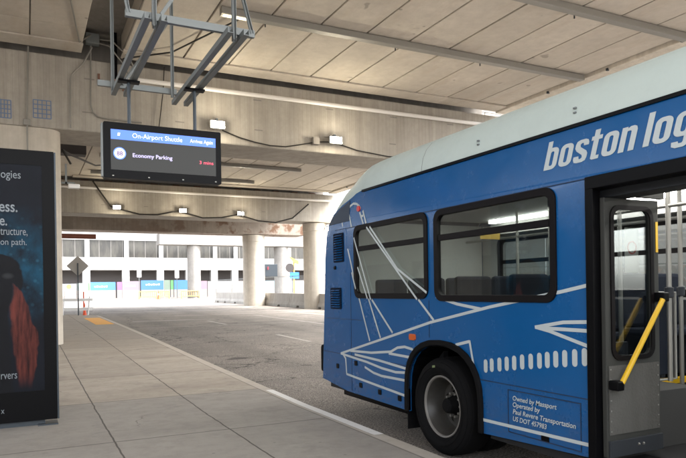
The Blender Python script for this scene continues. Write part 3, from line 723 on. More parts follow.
for y in (5.6, 2.55, -.5):
    mb = MB(); P_ = [(BX+a, y-.004, roof_base(y)+h+.0015) for a, h in prof]; Q_ = [(a, y+.004, c) for a, b, c in P_]
    mb.add(P_+Q_, [(k, k+1, len(P_)+k+1, len(P_)+k) for k in range(len(P_)-1)]); mb.build('roof_seam', M['galv'], bus, fix=False)
MB().box(BX+.06, -4.05, 2.60, BX+BW-.06, 7.2, 2.63).build('interior_ceiling', mat('interior_ceiling', (.2, .2, .195), .6), bus)
mb = MB().box(BX+.05, -4.05, 2.42, BX+.35, 7.1, 2.59)
mb2 = MB().box(BX+BW-.35, -4.05, 2.42, BX+BW-.05, 7.1, 2.59)
MB().box(BX+.05, 3.4, 2.49, BX+.35, 7.1, 2.59).box(BX+BW-.35, -4.05, 2.42, BX+BW-.05, 7.1, 2.59).build('cove_panel', mat('cove_panel', (.25, .25, .24), .6), bus)
for x in (BX+.62, BX+BW-.5):
    MB().box(x-.045, -3.8, 2.56, x+.045, 6.9, 2.597).build('interior_light', M['strip'], bus)
# corner intake and vents at the rear
MB().loop([(7.20, 2.56), (7.80, 2.555), (7.76, 2.60), (7.66, 2.67), (7.5, 2.745), (7.33, 2.79), (7.22, 2.82)], [], lambda a, b: (bx_(b)-.006, a, b), lambda a, b: (bx_(b)-.0005, a, b)).build('corner_grille', M['blue_dark'], bus)
def louvre(a, b, c, d, n, name):
    o = MB().plx(rrect(a, c, b, d, .02), [], BX-.010, BX-.001).build(name, mat('louvre_recess', (.001, .006, .02), .7, spec=.1), bus)
    mb = MB()
    for k in range(n):
        z = c + .03 + (d-c-.06)*k/(n-1); mb.add([(BX-.011, a+.03, z+.004), (BX-.011, b-.03, z+.004), (BX-.024, b-.03, z-.010), (BX-.024, a+.03, z-.010)], [(0,1,2,3)])
    mb.build('slat', M['blue'], o)
d_ = MB().plx(rrect(7.26, 1.90, 7.76, 2.475, .06), [], BX-.002, BX+.003).build('engine_hatch', M['blue'], bus)
louvre(7.34, 7.64, 2.045, 2.425, 11, 'vent')
louvre(7.43, 7.75, 1.43, 1.71, 8, 'vent')
MB().lathe((BX-.02, 7.6, 1.975), [(0, 0), (0, .022), (.02, .026)], 14).build('latch', M['black'], bus)
MB().plx(rrect(7.2, .93, 7.86, 1.27, .02), [], BX-.002, BX+.003).build('access_panel', M['blue'], bus)
mb = MB().box(BX-.003, 7.166, .40, BX+.002, 7.174, 1.90).box(BX-.003, 5.425, 1.18, BX+.002, 5.432, 1.56).box(BX-.003, DY1, .842, BX+.002, 4.63, .85).box(BX-.003, 5.85, .842, BX+.002, 8.0, .849).box(BX-.003, DY1, 2.466, BX+.002, 7.6, 2.474).box(BX-.003, 6.9, 1.30, BX+.002, 7.9, 1.306)
mb.build('panel_seam', mat('seam_line', (.004, .02, .06), .6), bus)  # dark blue strips along the joints between body panels
mb = MB()
for y, z in ((7.57, .674), (6.93, .50), (6.46, .48), (6.02, .47), (7.05, .76)): mb.plx(rrect(y-.035, z-.03, y+.035, z+.03, .01), [], BX-.008, BX-.001)
mb.build_each('side_socket', M['black'], bus)
MB().plx(rrect(5.68, 1.135, 5.79, 1.2, .02), [], BX-.02, BX-.001).build('marker_light', M['amber'], bus, bevel=.006)
MB().box(BX+.05, 8.0, .52, BX+BW-.05, 8.26, .92).build('bumper', M['rubber'], bus, bevel=.05)
# windows
def busbox(name, mname, parent=bus): pass
for i, (a, b, c, d) in enumerate(wins):
    f = MB().plx(rrect(a, c, b, d, .11, 7), [rrect(a+.06, c+.06, b-.06, d-.06, .075, 7)], BX-.018, BX+.03).build('window', M['frame'], bus, bevel=.006)
    MB().plx(rrect(a+.03, c+.03, b-.03, d-.03, .08, 7), [], BX+.008, BX+.014).build('pane', M['glass'], f)
    zz = 2.185 if i < 2 else 2.17
    MB().box(BX-.012, a+.07, zz-.03, BX+.02, b-.07, zz+.03).build('mullion', M['frame'], f, bevel=.004)
# livery
onb = lambda a, b: (bx_(b)-.0036, a, b)
onw = lambda a, b: (BX-.0195, a, b)
LW = .028
mb = MB()
for P in ([(7.403, 2.552), (7.151, 2.025), (7.06, 1.80)], [(7.0, 1.69), (6.685, 1.063)], [(6.62, 1.56), (6.153, 1.19)], [(6.70, 1.57), (6.427, 1.115)],
          [(7.253, 2.56), (7.25, 2.70), (7.2, 2.75), (7.12, 2.77), (7.03, 2.755), (6.96, 2.72), (6.91, 2.68)], [(7.25, 2.70), (7.12, 2.47)],
          [(6.93, 2.64), (6.81, 2.48)], [(6.85, 2.65), (6.74, 2.48)], [(6.90, 2.58), (6.83, 2.585)], [(5.62, 1.57), (5.343, 1.36)], [(5.30, 1.60), (4.956, 1.53), (4.599, 1.488)],
          [(7.475, .849), (6.4, 1.10), (5.402, 1.336), (4.474, 1.509), (3.9, 1.60), (3.624, 1.642), (3.365, 1.688)],
          [(7.475, .849), (6.768, .803), (6.4, .765), (6.1, .752), (5.85, .772)], [(7.2, .905), (6.65, .925), (6.199, .973), (6.05, 1.03), (5.9, 1.05), (5.75, 1.035), (5.70, 1.0)],
          [(7.079, .868), (6.475, .85), (5.846, .812)], [(6.821, .737), (6.6, .69), (6.41, .674), (5.85, .684)], [(7.40, .84), (7.332, .794), (7.31, .597), (6.484, .549), (5.863, .514)],
          [(6.244, .951), (5.80, .945)], [(4.975, 1.09), (4.974, 1.138), (4.766, 1.184), (4.673, .80)],
          [(3.365, 1.237), (3.758, 1.332), (3.908, 1.356), (3.613, 1.406), (3.365, 1.418)], [(3.83, 1.352), (3.365, 1.352)], [(4.60, .486), (3.383, .512)]):
    # subdivide so that lines above the crease follow it
    mb.ribbon(P, LW, onb)
for k, (y, z) in enumerate([(4.542, .977), (4.459, .993), (4.356, 1.009), (4.262, 1.025), (4.168, 1.04), (4.072, 1.058), (3.971, 1.072), (3.872, 1.087), (3.786, 1.101), (3.696, 1.115), (3.603, 1.128), (3.504, 1.142), (3.41, 1.156)]):
    w = .026; h = .060 + .0006*k; P = rrect(y-w, z-h, y+w, z+h, w*.95, 4)
    mb.add([(BX-.003, a, b) for a, b in P], [tuple(range(len(P)))])
mb.build('livery_drawing', M['livery'], bus, fix=False)
mb = MB()
for P in ([(7.1, 1.90), (7.0, 1.69)], [(7.03, 2.33), (6.62, 1.56)], [(6.94, 1.96), (6.70, 1.57)], [(6.70, 2.43), (5.62, 1.57)], [(6.62, 2.43), (6.006, 1.906), (5.44, 1.64)]):
    mb.ribbon(P, LW*.9, onw)
mb.build('livery_cables', M['livery'], bus, fix=False)
MB().plx(disc(6.955, 2.685, .035), [], BX+.005, BX+.022).build('livery_beacon', M['red'], bus)
SX_, SZ_, WX = .0, .222, .118
mb = MB()
def glyphs(word, x):
    """heavy condensed italic letters drawn as strokes; unit = ascender height"""
    w, st, xh, gp = .43, .155, .76, .075
    h2 = st/2
    def ring(x0, z0=0, z1=xh):
        P = rrect(x0, z0, x0+w, z1, .17, 6); Q = rrect(x0+st, z0+.13, x0+w-st, z1-.13, .055, 6); return P, [Q]
    def bar(a, b, c, d): return [(a, b), (c, b), (c, d), (a, d)], []
    for ch in word:
        out = []
        if ch == ' ': x += .17; continue
        if ch == 'o': out = [ring(x)]; adv = w
        elif ch == 'b': out = [ring(x), bar(x, 0, x+st, 1)]; adv = w
        elif ch == 'l': out = [bar(x, 0, x+st, 1)]; adv = st
        elif ch == 'n': out = [bar(x, 0, x+st, xh), ([(x+st-.03, xh-.16), (x+st+.02, xh-.13), (x+w-st-.02, xh-.13), (x+w-st, xh-.17), (x+w-st, 0), (x+w, 0), (x+w, xh-.13), (x+w-.03, xh-.04), (x+w-.1, xh), (x+w-.2, xh), (x+st-.03, xh-.08)], [])]; adv = w
        elif ch == 't': out = [bar(x+.06, .1, x+.06+st, .96), bar(x-.01, xh-.13, x+.06+st+.1, xh), ([(x+.06, .11), (x+.06, .04), (x+.11, 0), (x+.31, 0), (x+.31, .12), (x+.215, .12), (x+.215, .2)], [])]; adv = .31
        elif ch == 's':
            out = [([(x, .22), (x, .13), (x+.04, .03), (x+.13, 0), (x+w-.13, 0), (x+w-.03, .04), (x+w, .14), (x+w, .27), (x+w-.05, .36), (x+.17, .52), (x+.15, .60), (x+.19, .645), (x+.25, .64), (x+.27, .55), (x+w-.01, .55), (x+w-.01, .63), (x+w-.05, .72), (x+w-.13, xh), (x+.13, xh), (x+.03, .72), (x, .62), (x, .5), (x+.06, .40), (x+.26, .24), (x+.28, .16), (x+.24, .115), (x+.18, .12), (x+.155, .22)], [])]; adv = w
        elif ch == 'g': out = [ring(x, .06), bar(x+w-st, -.1, x+w, xh), ([(x+w, -.09), (x+w-.02, -.19), (x+w-.12, -.25), (x+.12, -.25), (x+.02, -.2), (x, -.07), (x+st, -.07), (x+st+.02, -.13), (x+w-st-.02, -.13), (x+w-st, -.09)], [])]; adv = w
        elif ch == 'a': out = [ring(x, 0, .47), bar(x+w-st, 0, x+w, xh-.14), ([(x+w, xh-.15), (x+w-.03, xh-.03), (x+w-.12, xh), (x+.12, xh), (x+.02, xh-.05), (x, xh-.2), (x+st, xh-.2), (x+st+.03, xh-.12), (x+w-st-.03, xh-.12), (x+w-st, xh-.15)], [])]; adv = w
        for P, H in out:
            mb.lift += .00015; lf = mb.lift
            mp = lambda a, b, d=0: (bx_(2.605+.222*b) - .003 - lf - d, 3.815 - .222*(a*KX + .2*b), 2.605 + .222*b)
            mb.loop(P, H, lambda a, b: mp(a, b), lambda a, b: mp(a, b, -.002))
        x += adv + gp
    return x
KX = 1.33
glyphs('boston logan', 0)
mb.build('lettering', M['livery'], bus, fix=False)
mb = MB()
for s, z, w in (('Owned by Massport', .722, .50), ('Operated by', .668, .32), ('Paul Revere Transportation', .608, .69), ('US DOT 457983', .548, .39)):
    text(mb, s, w, .040, (lambda z: (lambda a, b: (BX-.0065, 4.19-a, z+b)))(z), bold=.016, shear=.16)
mb.build('ownership_text', M['livery'], bus, fix=False)
MB().plx([(4.255, .44), (3.45, .44), (3.45, .808), (4.255, .808)], [[(4.247, .448), (3.458, .448), (3.458, .80), (4.247, .80)]], BX-.004, BX-.0005).build('access_door', mat('seam_dark', (.004, .02, .06), .6), bus)
MB().box(BX-.009, 3.78, .45, BX-.001, 3.86, .49).build('recess_handle', M['black'], bus)
# wheels
def wheel(y):
    w = thing_part = None
    c = (BX+.045, y, .492)
    ty = MB().lathe(c, [(.02, .305), (-.016, .325), (-.022, .333), (-.020, .338), (-.036, .362), (-.042, .385), (-.036, .389), (-.036, .395), (-.042, .399), (-.038, .43), (-.030, .447), (-.022, .449), (-.020, .456), (-.008, .47), (.008, .479), (.012, .476), (.018, .484), (.03, .488), (.10, .492), (.24, .492), (.29, .47), (.30, .33)], 56)
    for k in range(3): pass
    ty = ty.build('wheel', M['rubber'], bus, smooth=True)
    rim = MB().lathe(c, [(.02, .306), (.006, .312), (.0, .305), (.004, .292), (.03, .284), (.06, .262), (.15, .252), (.195, .235), (.205, .20), (.195, .15)], 56).build('rim', M['rim'], ty, smooth=True)
    MB().lathe(c, [(.012, .312), (-.004, .312), (-.008, .305), (-.004, .294), (.012, .288)], 56).build('rim_lip', M['lip'], ty, smooth=True)
    mb = MB()
    # disc with hand holes
    outer_ = disc(0, 0, .205, 40)
    hs_ = [[(.163*math.cos(t)+.033*math.cos(u), .163*math.sin(t)+.033*math.sin(u)) for u in [2*math.pi*j/12 for j in range(12)]] for t in [2*math.pi*(k+.5)/8 for k in range(8)]]
    mb.loop(outer_, hs_, lambda a, b: (c[0]+.185, y+a, .492+b), lambda a, b: (c[0]+.198, y+a, .492+b)); mb.build('disc', M['rim'], ty)
    MB().lathe(c, [(.04, 0), (.042, .055), (.06, .075), (.12, .082), (.165, .10)], 28).build('hub', M['rubber'], ty, smooth=True)
    mb = MB()
    for k in range(10):
        t = 2*math.pi*k/10; mb.tube([(c[0]+.168, y+.118*math.cos(t), .492+.118*math.sin(t)), (c[0]+.125, y+.118*math.cos(t), .492+.118*math.sin(t))], .013, 6)
    mb.build_each('lug_nut', M['steel'], ty)
    MB().add([(BX+.0005, y+.11*k_*0+a, b) for k_, (a, b) in enumerate(((.05, .905), (.10, .897), (.10, .875), (.05, .882)))], [(0,1,2,3)]).build('size_mark', mat('green_chalk', (.16, .2, .09), .9), ty, fix=False)
    # second tyre of the dual set
    MB().lathe((c[0]+.32, y, .492), [(.02, .3), (.0, .36), (.01, .46), (.05, .49), (.24, .49), (.29, .46), (.3, .3)], 40).build('inner_tyre', M['rubber'], ty, smooth=True)
    yc = y - .055 if y > 0 else y; P = arch(yc)
    outr = [(yc + (a-yc)*1.085, .36 + (b-.36)*1.075) for a, b in P]
    MB().plx(outr + list(reversed(P)), [], BX-.03, BX+.03).build('wheel_arch', M['rubber'], bus, bevel=.008)
    mb = MB()
    for (a, za), (b, zb) in zip(P, P[1:]): mb.add([(BX+.03, a, za), (BX+.72, a, za), (BX+.72, b, zb), (BX+.03, b, zb)], [(0,1,2,3)])
    mb.build('arch_liner', M['black'], bus, fix=False)
wheel(WY); wheel(FY)
MB().box(BX+.06, WY+.66, .14, BX+.5, WY+.675, .55).build('mud_flap', M['rubber'], bus)
# underside
MB().box(BX+.2, 6.0, .25, BX+BW-.2, 7.8, .355).box(BX+.8, -3.5, .2, BX+BW-.8, 6.0, .318).build('underbody', M['black'], bus)
# the open rear door
MB().box(BX-.022, 3.30, .37, BX+.06, 3.372, 2.47).box(BX-.022, DY0-.02, .37, BX+.06, DY0+.05, 2.47).build_each('door_jamb', M['black'], bus, bevel=.006)
MB().box(BX-.024, DY0-.02, 2.385, BX+.12, 3.37, 2.478).build('door_header', M['black'], bus, bevel=.006)
MB().box(BX+.0, DY0+.05, .33, BX+.5, 3.30, .40).build('door_sill', M['rubber'], bus)
LY = 3.25
x0, x1 = BX+.04, BX+.615
z0, z1 = .44, 2.32
leaf = MB().ply([(x0, z0), (x1, z0), (x1, z1), (x0, z1)], [rrect(x0+.075, 1.16, x1-.09, 2.245, .07)], LY, LY+.04).build('door_leaf', M['door_grey'], bus, bevel=.005)
MB().ply(rrect(x0+.05, 1.135, x1-.065, 2.27, .09), [rrect(x0+.085, 1.17, x1-.10, 2.235, .065)], LY-.012, LY-.001).build('window_rubber', M['frame'], leaf)
MB().ply(rrect(x0+.075, 1.16, x1-.09, 2.245, .07), [], LY+.015, LY+.02).build('pane', M['glass_clear'], leaf)
MB().box(x0+.02, LY-.006, .60, x1-.02, LY-.001, 1.10).build('kick_plate', M['scuffed'], leaf)
MB().box(x0+.01, LY-.02, .44, x1, LY-.001, .56).build('bottom_rail', M['int_dark'], leaf, bevel=.004)
mb = MB()
for x, z in ((x0+.3, .51), (x0+.35, .51)): mb.lathe((x, LY-.022, z), [(-.006, 0), (-.006, .01), (.006, .01)], 10)
for k in range(7):
    for x in (x0+.035, x1-.035): mb.box(x-.006, LY-.009, .62+.075*k, x+.006, LY-.006, .63+.075*k)
mb.build_each('rivet', M['steel'], leaf)
MB().box(x1-.035, LY-.006, 1.93, x1-.01, LY-.002, 2.16).build('caution_strip', M['bus_yellow'], leaf)
o = MB().tube([(x0+.05, LY-.02, .965), (x0+.07, LY-.075, .985), (x1-.06, LY-.075, 1.57), (x1-.035, LY-.02, 1.59)], .019, 12).build('grab_rail', M['bus_yellow'], leaf, smooth=True)
mb = MB()
for x, z in ((x0+.045, .965), (x1-.035, 1.592)): mb.box(x-.035, LY-.09, z-.035, x+.035, LY-.005, z+.035)
mb.build_each('rail_bracket', M['black'], leaf, bevel=.01)
st = MB().box(x0+.33, LY+.10, 1.78, x0+.48, LY+.103, 2.12).build('notice', mat('notice_paper', (.55, .52, .48), .6), bus)
MB().ply(disc(x0+.405, 1.97, .05), [disc(x0+.405, 1.97, .04)], LY+.0955, LY+.0985).build('prohibition_ring', mat('notice_red', (.45, .1, .08), .6), st)
# second leaf, folded against the front jamb
leaf2 = MB().ply([(x0, z0), (x1, z0), (x1, z1), (x0, z1)], [rrect(x0+.075, 1.16, x1-.09, 2.245, .07)], DY0+.07, DY0+.11).build('door_leaf', M['door_grey'], bus, bevel=.005)
MB().ply(rrect(x0+.075, 1.16, x1-.09, 2.245, .07), [], DY0+.085, DY0+.09).build('pane', M['glass_clear'], leaf2)
# door engine
MB().box(BX+.13, DY0+.1, 2.33, BX+.35, 3.9, 2.56).build('door_engine', M['int_dark'], bus, bevel=.01)
MB().box(BX+.36, 3.2, 2.33, BX+.62, 3.24, 2.52).build('door_arm_plate', M['door_grey'], bus)
MB().tube([(BX+.15, 3.1, 2.38), (BX+.5, 3.05, 2.40)], .02).build('door_arm', M['steel'], bus, smooth=True)
# interior: seats and stanchions
def seat(x, y, z, rot=0):
    s_ = MB().box(x-.22, y-.22, z+.40, x+.22, y+.2, z+.47).build('seat', M['seat'], bus, bevel=.03)
    MB().box(x-.22, y+.18, z+.47, x+.22, y+.26, z+1.0).build('seat_back', M['seat'], s_, bevel=.035)
    MB().box(x-.03, y-.1, z, x+.03, y+.1, z+.40).build('seat_leg', M['int_dark'], s_)
for y in (4.15, 4.95, 5.75, 6.55):
    for x in (BX+.36, BX+.83, BX+BW-.83, BX+BW-.36): seat(x, y, .80)
for y in (1.6, .8, 0, -.8):
    for x in (BX+.36, BX+BW-.36): seat(x, y, .385)
MB().box(BX+.55, 3.9, .385, BX+.6, 3.92, .386)
MB().box(BX+.06, 3.62, .385, BX+.72, 3.66, 1.22).build('modesty_panel', M['int_dark'], bus)
mb = MB()
for x, y in ((BX+.80, 2.3), (BX+.76, 3.72), (BX+1.6, 3.4), (BX+1.0, 4.75), (BX+1.7, 6.0)):
    MB().tube([(x, y, .385), (x, y, 2.6)], .018, 10).build('stanchion', M['steel'], bus, smooth=True)
MB().tube([(BX+.8, -3, 2.3), (BX+.8, 7, 2.3)], .016, 10).build('ceiling_rail', M['steel'], bus, smooth=True)
MB().tube([(BX+BW-.85, -3, 2.3), (BX+BW-.85, 7, 2.3)], .016, 10).build('ceiling_rail', M['steel'], bus, smooth=True)
MB().plz(rrect(BX+.72, 3.40, BX+1.27, 4.35, .09), [], .385, .84).build('wheel_box', mat('box_grey', (.045, .045, .044), .7, spec=.2), bus, bevel=.05)
MB().box(BX+.68, 3.42, .96, BX+.97, 3.44, 1.60).build('modesty_panel', M['seat'], bus, bevel=.008)
MB().tube([(BX+.66, 3.38, .93), (BX+.97, 3.38, .93), (BX+.97, 3.38, 1.62), (BX+.66, 3.38, 1.62)], .015, 10).build('panel_rail', M['steel'], bus, smooth=True)
MB().box(BX+1.47, 3.66, .52, BX+1.85, 3.72, .66).build('step_edge', M['bus_yellow'], bus)
MB().box(BX+1.29, 3.76, .80, BX+1.95, 3.80, .85).build('step_edge', M['bus_yellow'], bus)
MB().box(BX+1.29, 3.81, .385, BX+2.4, 4.3, .80).build('platform', M['int_dark'], bus)
for x, y, zb in ((BX+.80, 3.30, .93), (BX+1.5, 3.70, .66)):
    MB().tube([(x, y, zb), (x, y, 2.6)], .019, 10).build('stanchion', M['steel'], bus, smooth=True)
    MB().lathe((x, y, 0), [(1.58, .02), (1.585, .034), (1.66, .034), (1.665, .02)], 14, 'z').build('pole_clamp', M['int_dark'], bus, smooth=True)
MB().box(BX+BW-.1, -4, .42, BX+BW-.045, 7.6, 1.52).build('side_lining', M['int_dark'], bus)
MB().plx([(-4, 1.525), (7.6, 1.525), (7.6, 2.59), (-4, 2.59)], [rrect(a-.04, c-.03, b+.04, d+.03, .1) for a, b, c, d in fw], BX+BW-.09, BX+BW-.072).build('side_lining', M['int_grey'], bus)
MB().box(BX+.045, 3.4, .85, BX+.08, 4.5, 1.52).box(BX+.045, 6.0, .85, BX+.08, 7.6, 1.52).build_each('side_lining', M['int_dark'], bus)
MB().box(BX+.1, 7.6, .8, BX+BW-.1, 7.65, 2.6).build('rear_bulkhead', mat('bulkhead_panel', (.42, .42, .40), .6), bus)
MB().box(BX+1.3, 6.2, 2.28, BX+1.6, 6.21, 2.36).build('exit_notice', M['bus_yellow'], bus)
# ------------------------------------------------------------------ barriers and fence beyond the road
XB = 17.6
def barrier(y0, y1, x, label):
    t0 = (y0+y1)/2; z = g(t0)
    t = MB(); prof_ = lambda lo: [(-.3, lo), (.3, lo), (.3, .14), (.3, .2), (.17, .42), (.11, 1.0), (-.11, 1.0), (-.17, .42), (-.3, .2), (-.3, .14)]
    L = y1-y0; cuts = [0, L*.22, L*.22+.45, L*.72, L*.72+.45, L]
    for i in range(5):
        lo = .13 if i in (1, 3) else -.02
        P = prof_(lo); a, b = y0+cuts[i], y0+cuts[i+1]
        n = len(P); vs2 = [(x+p, a, g(a)+q_) for p, q_ in P] + [(x+p, b, g(b)+q_) for p, q_ in P]
        t.add(vs2, [(k, (k+1) % n, n+(k+1) % n, n+k) for k in range(n)] + [tuple(range(n-1, -1, -1)), tuple(range(n, 2*n))])
    o = t.build('concrete_barrier', M['barrier'])
    tag(o, label, 'barrier', 'concrete barriers along the far side of the road')
js = [63.8, 58.7, 51.2, 43.65, 36.1, 28.6, 21.1, 13.6, 6.1]
labs = ['concrete road barrier farthest from the bus, end of the row', 'concrete road barrier below the thick column with rust above it', 'concrete road barrier below the gap between the thick columns', 'concrete road barrier in front of the thick column beside the bus rear'] + ['concrete road barrier beyond the bus, seen only through its windows'] * 4
for (a, b), l_ in zip(zip(js, js[1:]), labs): barrier(b+.03, a-.03, XB, l_)
fc = thing('chain_link_fence', 'thin wire fence on posts standing behind the concrete road barriers', 'fence', (XB+.35, 40, g(40)))
for y in (65.5, 59.9, 51.1, 44.3, 37.4, 30, 22.5, 15, 8):
    MB().tube([(XB+.36, y, g(y)), (XB+.36, y, g(y)+2.3)], .03, 8).build('post', M['galv'], fc, smooth=True)
MB().tube([(XB+.36, y, g(y)+2.27) for y in (8, 13, 20, 26, 33, 50, 65.5)], .022, 6).build('rail', M['galv'], fc)
mb = MB()
for k in range(230):
    y = 8 + k*.25
    for s_ in (1, -1):
        y2 = y + 1.0
        if y2 < 65.5: mb.tube([(XB+.36, y, g(y)+(1.05 if s_ > 0 else 2.25)), (XB+.36, y2, g(y2)+(2.25 if s_ > 0 else 1.05))], .003, 3, False)
mb.build('wire_mesh', M['galv'], fc, fix=False)
# ------------------------------------------------------------------ far hoarding, road furniture
HY = 100
def m_panel(name, top, lowc=(.30, .285, .27), z=2.15):
    m = mat(name, top, .6); N = NT(m); p = N.pos(); x, y, zz = N.sep(p)
    n = N.noise(N.pos((1.6, 1.6, 2.5)), 1.6, 4, .6)
    low = N.mix(N.ramp(n, [(.5, 0.), (.62, .5)]), lowc, (.42, .25, .19))
    low = N.mix(N.ramp(n, [(.3, .4), (.42, 0.)]), low, (.35, .42, .42))
    N.out(N.mix(N.math('GREATER_THAN', zz, z), low, tuple(v*.62+.03 for v in top))); return m
hb = thing('site_hoarding', 'long hoarding fence of printed panels in front of the terminal', 'hoarding', (15, HY, g(HY)))
panels = [(-6, 5.2, (.6, .6, .6), 3.15, 'white panel'), (5.2, 6.8, (.62, .66, .72), 3.15, 'white panel with a yellow patch'), (6.85, 8.3, (.28, .36, .33), 3.25, 'grey green panel'), (8.33, 8.6, (.12, .42, .12), 3.25, 'narrow green panel'), (8.65, 12.2, (.06, .25, .62), 3.38, 'bright blue panel with white lettering'),
          (12.37, 13.1, (.40, .16, .40), 3.38, 'magenta panel end'), (13.1, 15.7, (.38, .30, .36), 3.48, 'mauve panel with pale lettering'), (15.82, 19.25, (.06, .25, .62), 3.6, 'blue panel with a white slogan'), (19.3, 20.2, (.26, .36, .28), 3.62, 'dull green panel'), (20.25, 20.72, (.12, .42, .14), 3.6, 'green strip panel'), (20.77, 24.0, (.06, .27, .62), 3.6, 'plain blue panel beside the slim column'),
          (24.05, 26, (.45, .28, .36), 3.45, 'pinkish panel'), (26.05, 30, (.6, .62, .64), 3.4, 'pale panel'), (30.05, 34, (.5, .42, .4), 3.4, 'cream panel'), (34.05, 40, (.3, .42, .55), 3.4, 'pale blue panel'), (40.05, 60, (.6, .58, .55), 3.4, 'long pale panel')]
for a, b, c, zt, lb in panels:
    o = MB().box(a, HY, g(HY)-.05, b-.05, HY+.06, zt).build('panel', m_panel('hoarding_print', c), hb); o['label'] = lb
for a, w, z in ((9.2, 1.9, 2.72), (13.5, 1.6, 2.75), (16.5, 2.2, 2.95)):
    mb = MB()
    for k in range(6): mb.box(a+w*k/6, HY-.02, z-.12, a+w*k/6+w*.12, HY-.003, z+.08+.06*(k % 2))
    mb.build('pale_lettering', M['white'], hb)
MB().ply(disc(5.75, 2.75, .35), [], HY-.02, HY-.003).build('yellow_patch', M['yellow'], hb)
def post_sign(x, y, zb, zt, label):
    t = thing('post_sign', label, 'sign', (x, y, g(y)), 'small white signs on posts')
    MB().tube([(x, y+.06, g(y)), (x, y+.06, zt)], .05, 8).build('post', M['galv'], t)
    MB().box(x-.32, y, zb, x+.32, y+.03, zt).build('plate', M['white'], t, bevel=.01)
post_sign(15.1, 97, 4.0, 5.5, 'left of the two small white post signs before the hoarding')
post_sign(20.6, 97, 3.85, 5.3, 'right of the two small white post signs, near the slim column')
def crowd_barrier(x, y, w, label):
    t = thing('crowd_barrier', label, 'barrier', (x, y, g(y)), 'yellow crowd barriers before the hoarding')
    z = g(y); mb = MB().tube([(x, y, z), (x, y, z+1.1), (x+w, y, z+1.1), (x+w, y, z)], .07, 6).tube([(x, y, z+.35), (x+w, y, z+.35)], .05, 6); mb.build('frame', M['yellow'], t)
    mb = MB()
    for k in range(1, 9): mb.tube([(x+w*k/9, y, z+.35), (x+w*k/9, y, z+1.1)], .025, 5)
    mb.build('bar', M['yellow'], t)
crowd_barrier(14.6, 94, 2.4, 'yellow crowd barrier below the left small white sign')
crowd_barrier(17.4, 94, 1.4, 'narrow yellow crowd barrier beside the red cone')
crowd_barrier(20.6, 94, 2.6, 'yellow crowd barrier before the plain blue panel')
def cone(x, y, h, z, label):
    t = thing('traffic_cone', label, 'traffic cone', (x, y, z))
    MB().box(x-.2*h, y-.2*h, z, x+.2*h, y+.2*h, z+.05*h).build('foot', M['orange'], t)
    MB().lathe((x, y, z), [(.05*h, .15*h), (.42*h, .085*h), (.98*h, .03*h), (1.0*h, 0)], 20, 'z').build('body', M['orange'], t, smooth=True)
    MB().lathe((x, y, z), [(.5*h, .0855*h), (.68*h, .066*h)], 20, 'z').build('band', M['white'], t, smooth=True)
cone(3.0, 38.4, .72, g(38.4), 'orange traffic cone at the far end of the sidewalk')
cone(17.1, 93, 1.2, g(93), 'distant red cone among the yellow crowd barriers')
o = MB().tube([(3.02, 39.2, g(39)), (3.02, 39.2, g(39)+1.35)], .035, 10).build('marker_post', M['orange'], smooth=True); tag(o, 'thin orange marker post rising behind the sidewalk cone', 'marker post')
t = thing('road_sign', 'diamond road sign seen from its grey back on a dark post', 'road sign', (2.5, 36.2, g(36.2)+.13))
MB().ply([(2.52, 3.68), (3.06, 3.15), (2.52, 2.62), (1.97, 3.15)], [], 36.1, 36.115).build('plate', M['grey_sign'], t, bevel=.004)
MB().box(2.485, 36.03, g(36)+.1, 2.545, 36.095, 3.3).build('post', M['dark_steel'], t)
t = thing('barricade', 'white frame barricade around the road sign base', 'barricade', (2.4, 37, g(37)))
zz = g(37)
MB().box(1.2, 36.9, zz+.85, 3.3, 36.95, zz+1.0).box(1.2, 36.9, zz+.35, 3.3, 36.95, zz+.5).build('rail', M['white'], t)
for x in (1.9, 3.15): MB().tube([(x-.1, 36.7, zz+.1), (x, 36.98, zz+1.1)], .03, 6).tube([(x-.1, 37.3, zz), (x, 36.98, zz+1.1)], .03, 6).build('leg', M['white'], t)
def signal(x, y, label):
    t = thing('traffic_signal', label, 'traffic signal', (x, y, g(y)))
    MB().tube([(x-.25, y, g(y)), (x-.25, y, 5.6)], .07, 8).build('pole', M['galv'], t)
    MB().box(x-.3, y-.15, 3.1, x+1.1, y+.1, 4.3).build('sign_board', M['dark_steel'], t, bevel=.02)
    MB().lathe((x+.1, y-.17, 3.9), [(0, 0), (.02, .16)], 16).build('red_lamp', mat('red_lamp_lens', (.6, .02, .04), .4, emit=((1, .1, .12), .3)), t)
signal(21.0, 58.5, 'dark sign board with a red light on a pole between the far columns')
t = thing('work_light', 'yellow topped work sign with a blue panel left of the thick column', 'work sign', (24.5, 60, g(60)))
MB().tube([(24.5, 60, g(60)), (24.5, 60, 4.8)], .08, 8).build('pole', M['yellow'], t)
MB().ply([(23.9, 5.2), (25.0, 4.7), (25.0, 4.35), (24.5, 4.5)], [], 59.9, 59.95).build('arm', M['yellow'], t)
MB().box(24.0, 59.86, 2.9, 25.0, 59.9, 3.55).build('blue_panel', mat('blue_board', (.04, .2, .5), .5), t)
MB().ply(disc(24.0, 4.0, .45, 20), [], 59.8, 59.86).build('dark_disc', M['void'], t)
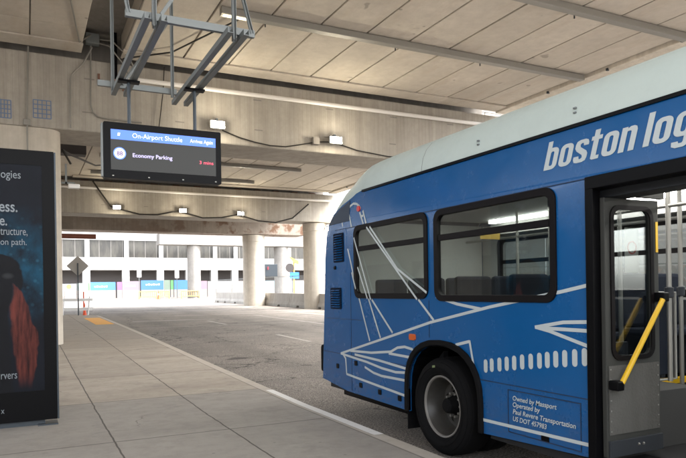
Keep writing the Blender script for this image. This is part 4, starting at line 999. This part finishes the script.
# hoarding seen through the bus
hb2 = thing('site_hoarding', 'printed hoarding beyond the road, glimpsed through the open bus door', 'hoarding', (21.5, 14, 0))
for k, (y0, y1, c) in enumerate(((2, 6, (.6, .6, .62)), (6.05, 8.5, (.3, .5, .32)), (8.55, 10.5, (.66, .66, .66)), (10.55, 11.8, (.6, .2, .3)), (11.85, 15, (.6, .64, .66)), (15.05, 22, (.68, .68, .68)), (22.05, 34, (.55, .57, .6)))):
    MB().box(21.5, y0, 0, 21.56, y1-.04, 4.3).build('panel', m_panel('hoarding_print', tuple(v*.8 for v in c), (.22, .22, .215), z=2.4), hb2)
gw = thing('garage', 'grey concrete garage beyond the road, glimpsed through the bus windows', 'building', (38, 20, 0))
for k in range(4): MB().box(38, -20, 2.9*k, 38.5, 52, 2.9*k+1.3).build('parapet', M['wall'], gw)
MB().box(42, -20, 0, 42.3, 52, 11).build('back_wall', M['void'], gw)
for k in range(10): MB().box(38.5, -18+7.5*k, 0, 39.1, -17.3+7.5*k, 11).build('pillar', M['wall'], gw)
# ------------------------------------------------------------------ terminal building in daylight
tb = thing('terminal_building', 'long white terminal building with a window band beyond the road', 'building', (20, 115, g(115)))
posts = [-38.3, -31.9, -25.5, -19.1, -12.7, -6.3, 0, 3.2, 9.5, 15.85, 21.7, 26.8, 31.4, 35.3, 40, 46, 52, 58, 64, 70]
TY = 115
MB().box(-45, TY, 5.69, 75, TY+.6, 7.86).box(-45, TY, 10.8, 75, TY+.6, 15).box(-45, TY+.6, 14.6, 75, TY+20, 15).build('facade', M['far_white'], tb)
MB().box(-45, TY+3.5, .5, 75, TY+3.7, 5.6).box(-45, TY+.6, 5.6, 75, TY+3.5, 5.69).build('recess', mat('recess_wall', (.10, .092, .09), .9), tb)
MB().box(-45, TY+3, 7.86, 75, TY+3.2, 10.8).build('inner_wall', mat('inner_wall', (.35, .32, .27), .8), tb)
m = mat('office_glass', (.2, .18, .14), .15); N = NT(m); p = N.pos(); x, y, z = N.sep(p)
n = N.noise(N.pos((.9, 1, .25)), 1.3, 4, .6)
c = N.mix(N.ramp(n, [(.4, 0.), (.6, 1.)]), (.035, .034, .032), (.06, .057, .05))
fr = N.math('LESS_THAN', N.math('FRACT', N.math('MULTIPLY', x, 1/1.9)), .05)
N.out(N.mix(fr, c, (.16, .15, .14)))
for a, b in zip(posts, posts[1:]):
    MB().box(a-.38, TY-.05, 7.86, a+.38, TY+.5, 10.8).build('pier', M['far_white'], tb)
    w = MB().box(a+.38, TY+.25, 7.86, b-.38, TY+.3, 10.8).build('window', m, tb)
    MB().box(a-.75, TY, .5, a+.45, TY+1.0, 5.688).build('pillar', M['far_white'], tb)
# added wall out of view, sized to keep bright sky out of bus reflections
lw = thing('sky_block_wall', 'added concrete wall beside the sidewalk, out of view, blocking sky reflections in the bus', 'wall', (-12, 5, 0))
MB().box(-12.5, -14, 0, -12, 46, 5.9).build('wall', M['wall'], lw)
for k in range(9): MB().box(-12, -10+6*k, .4, -11.95, -6+6*k, 3.2).build('window', M['win_dark'], lw)  # dark panes of the added wall
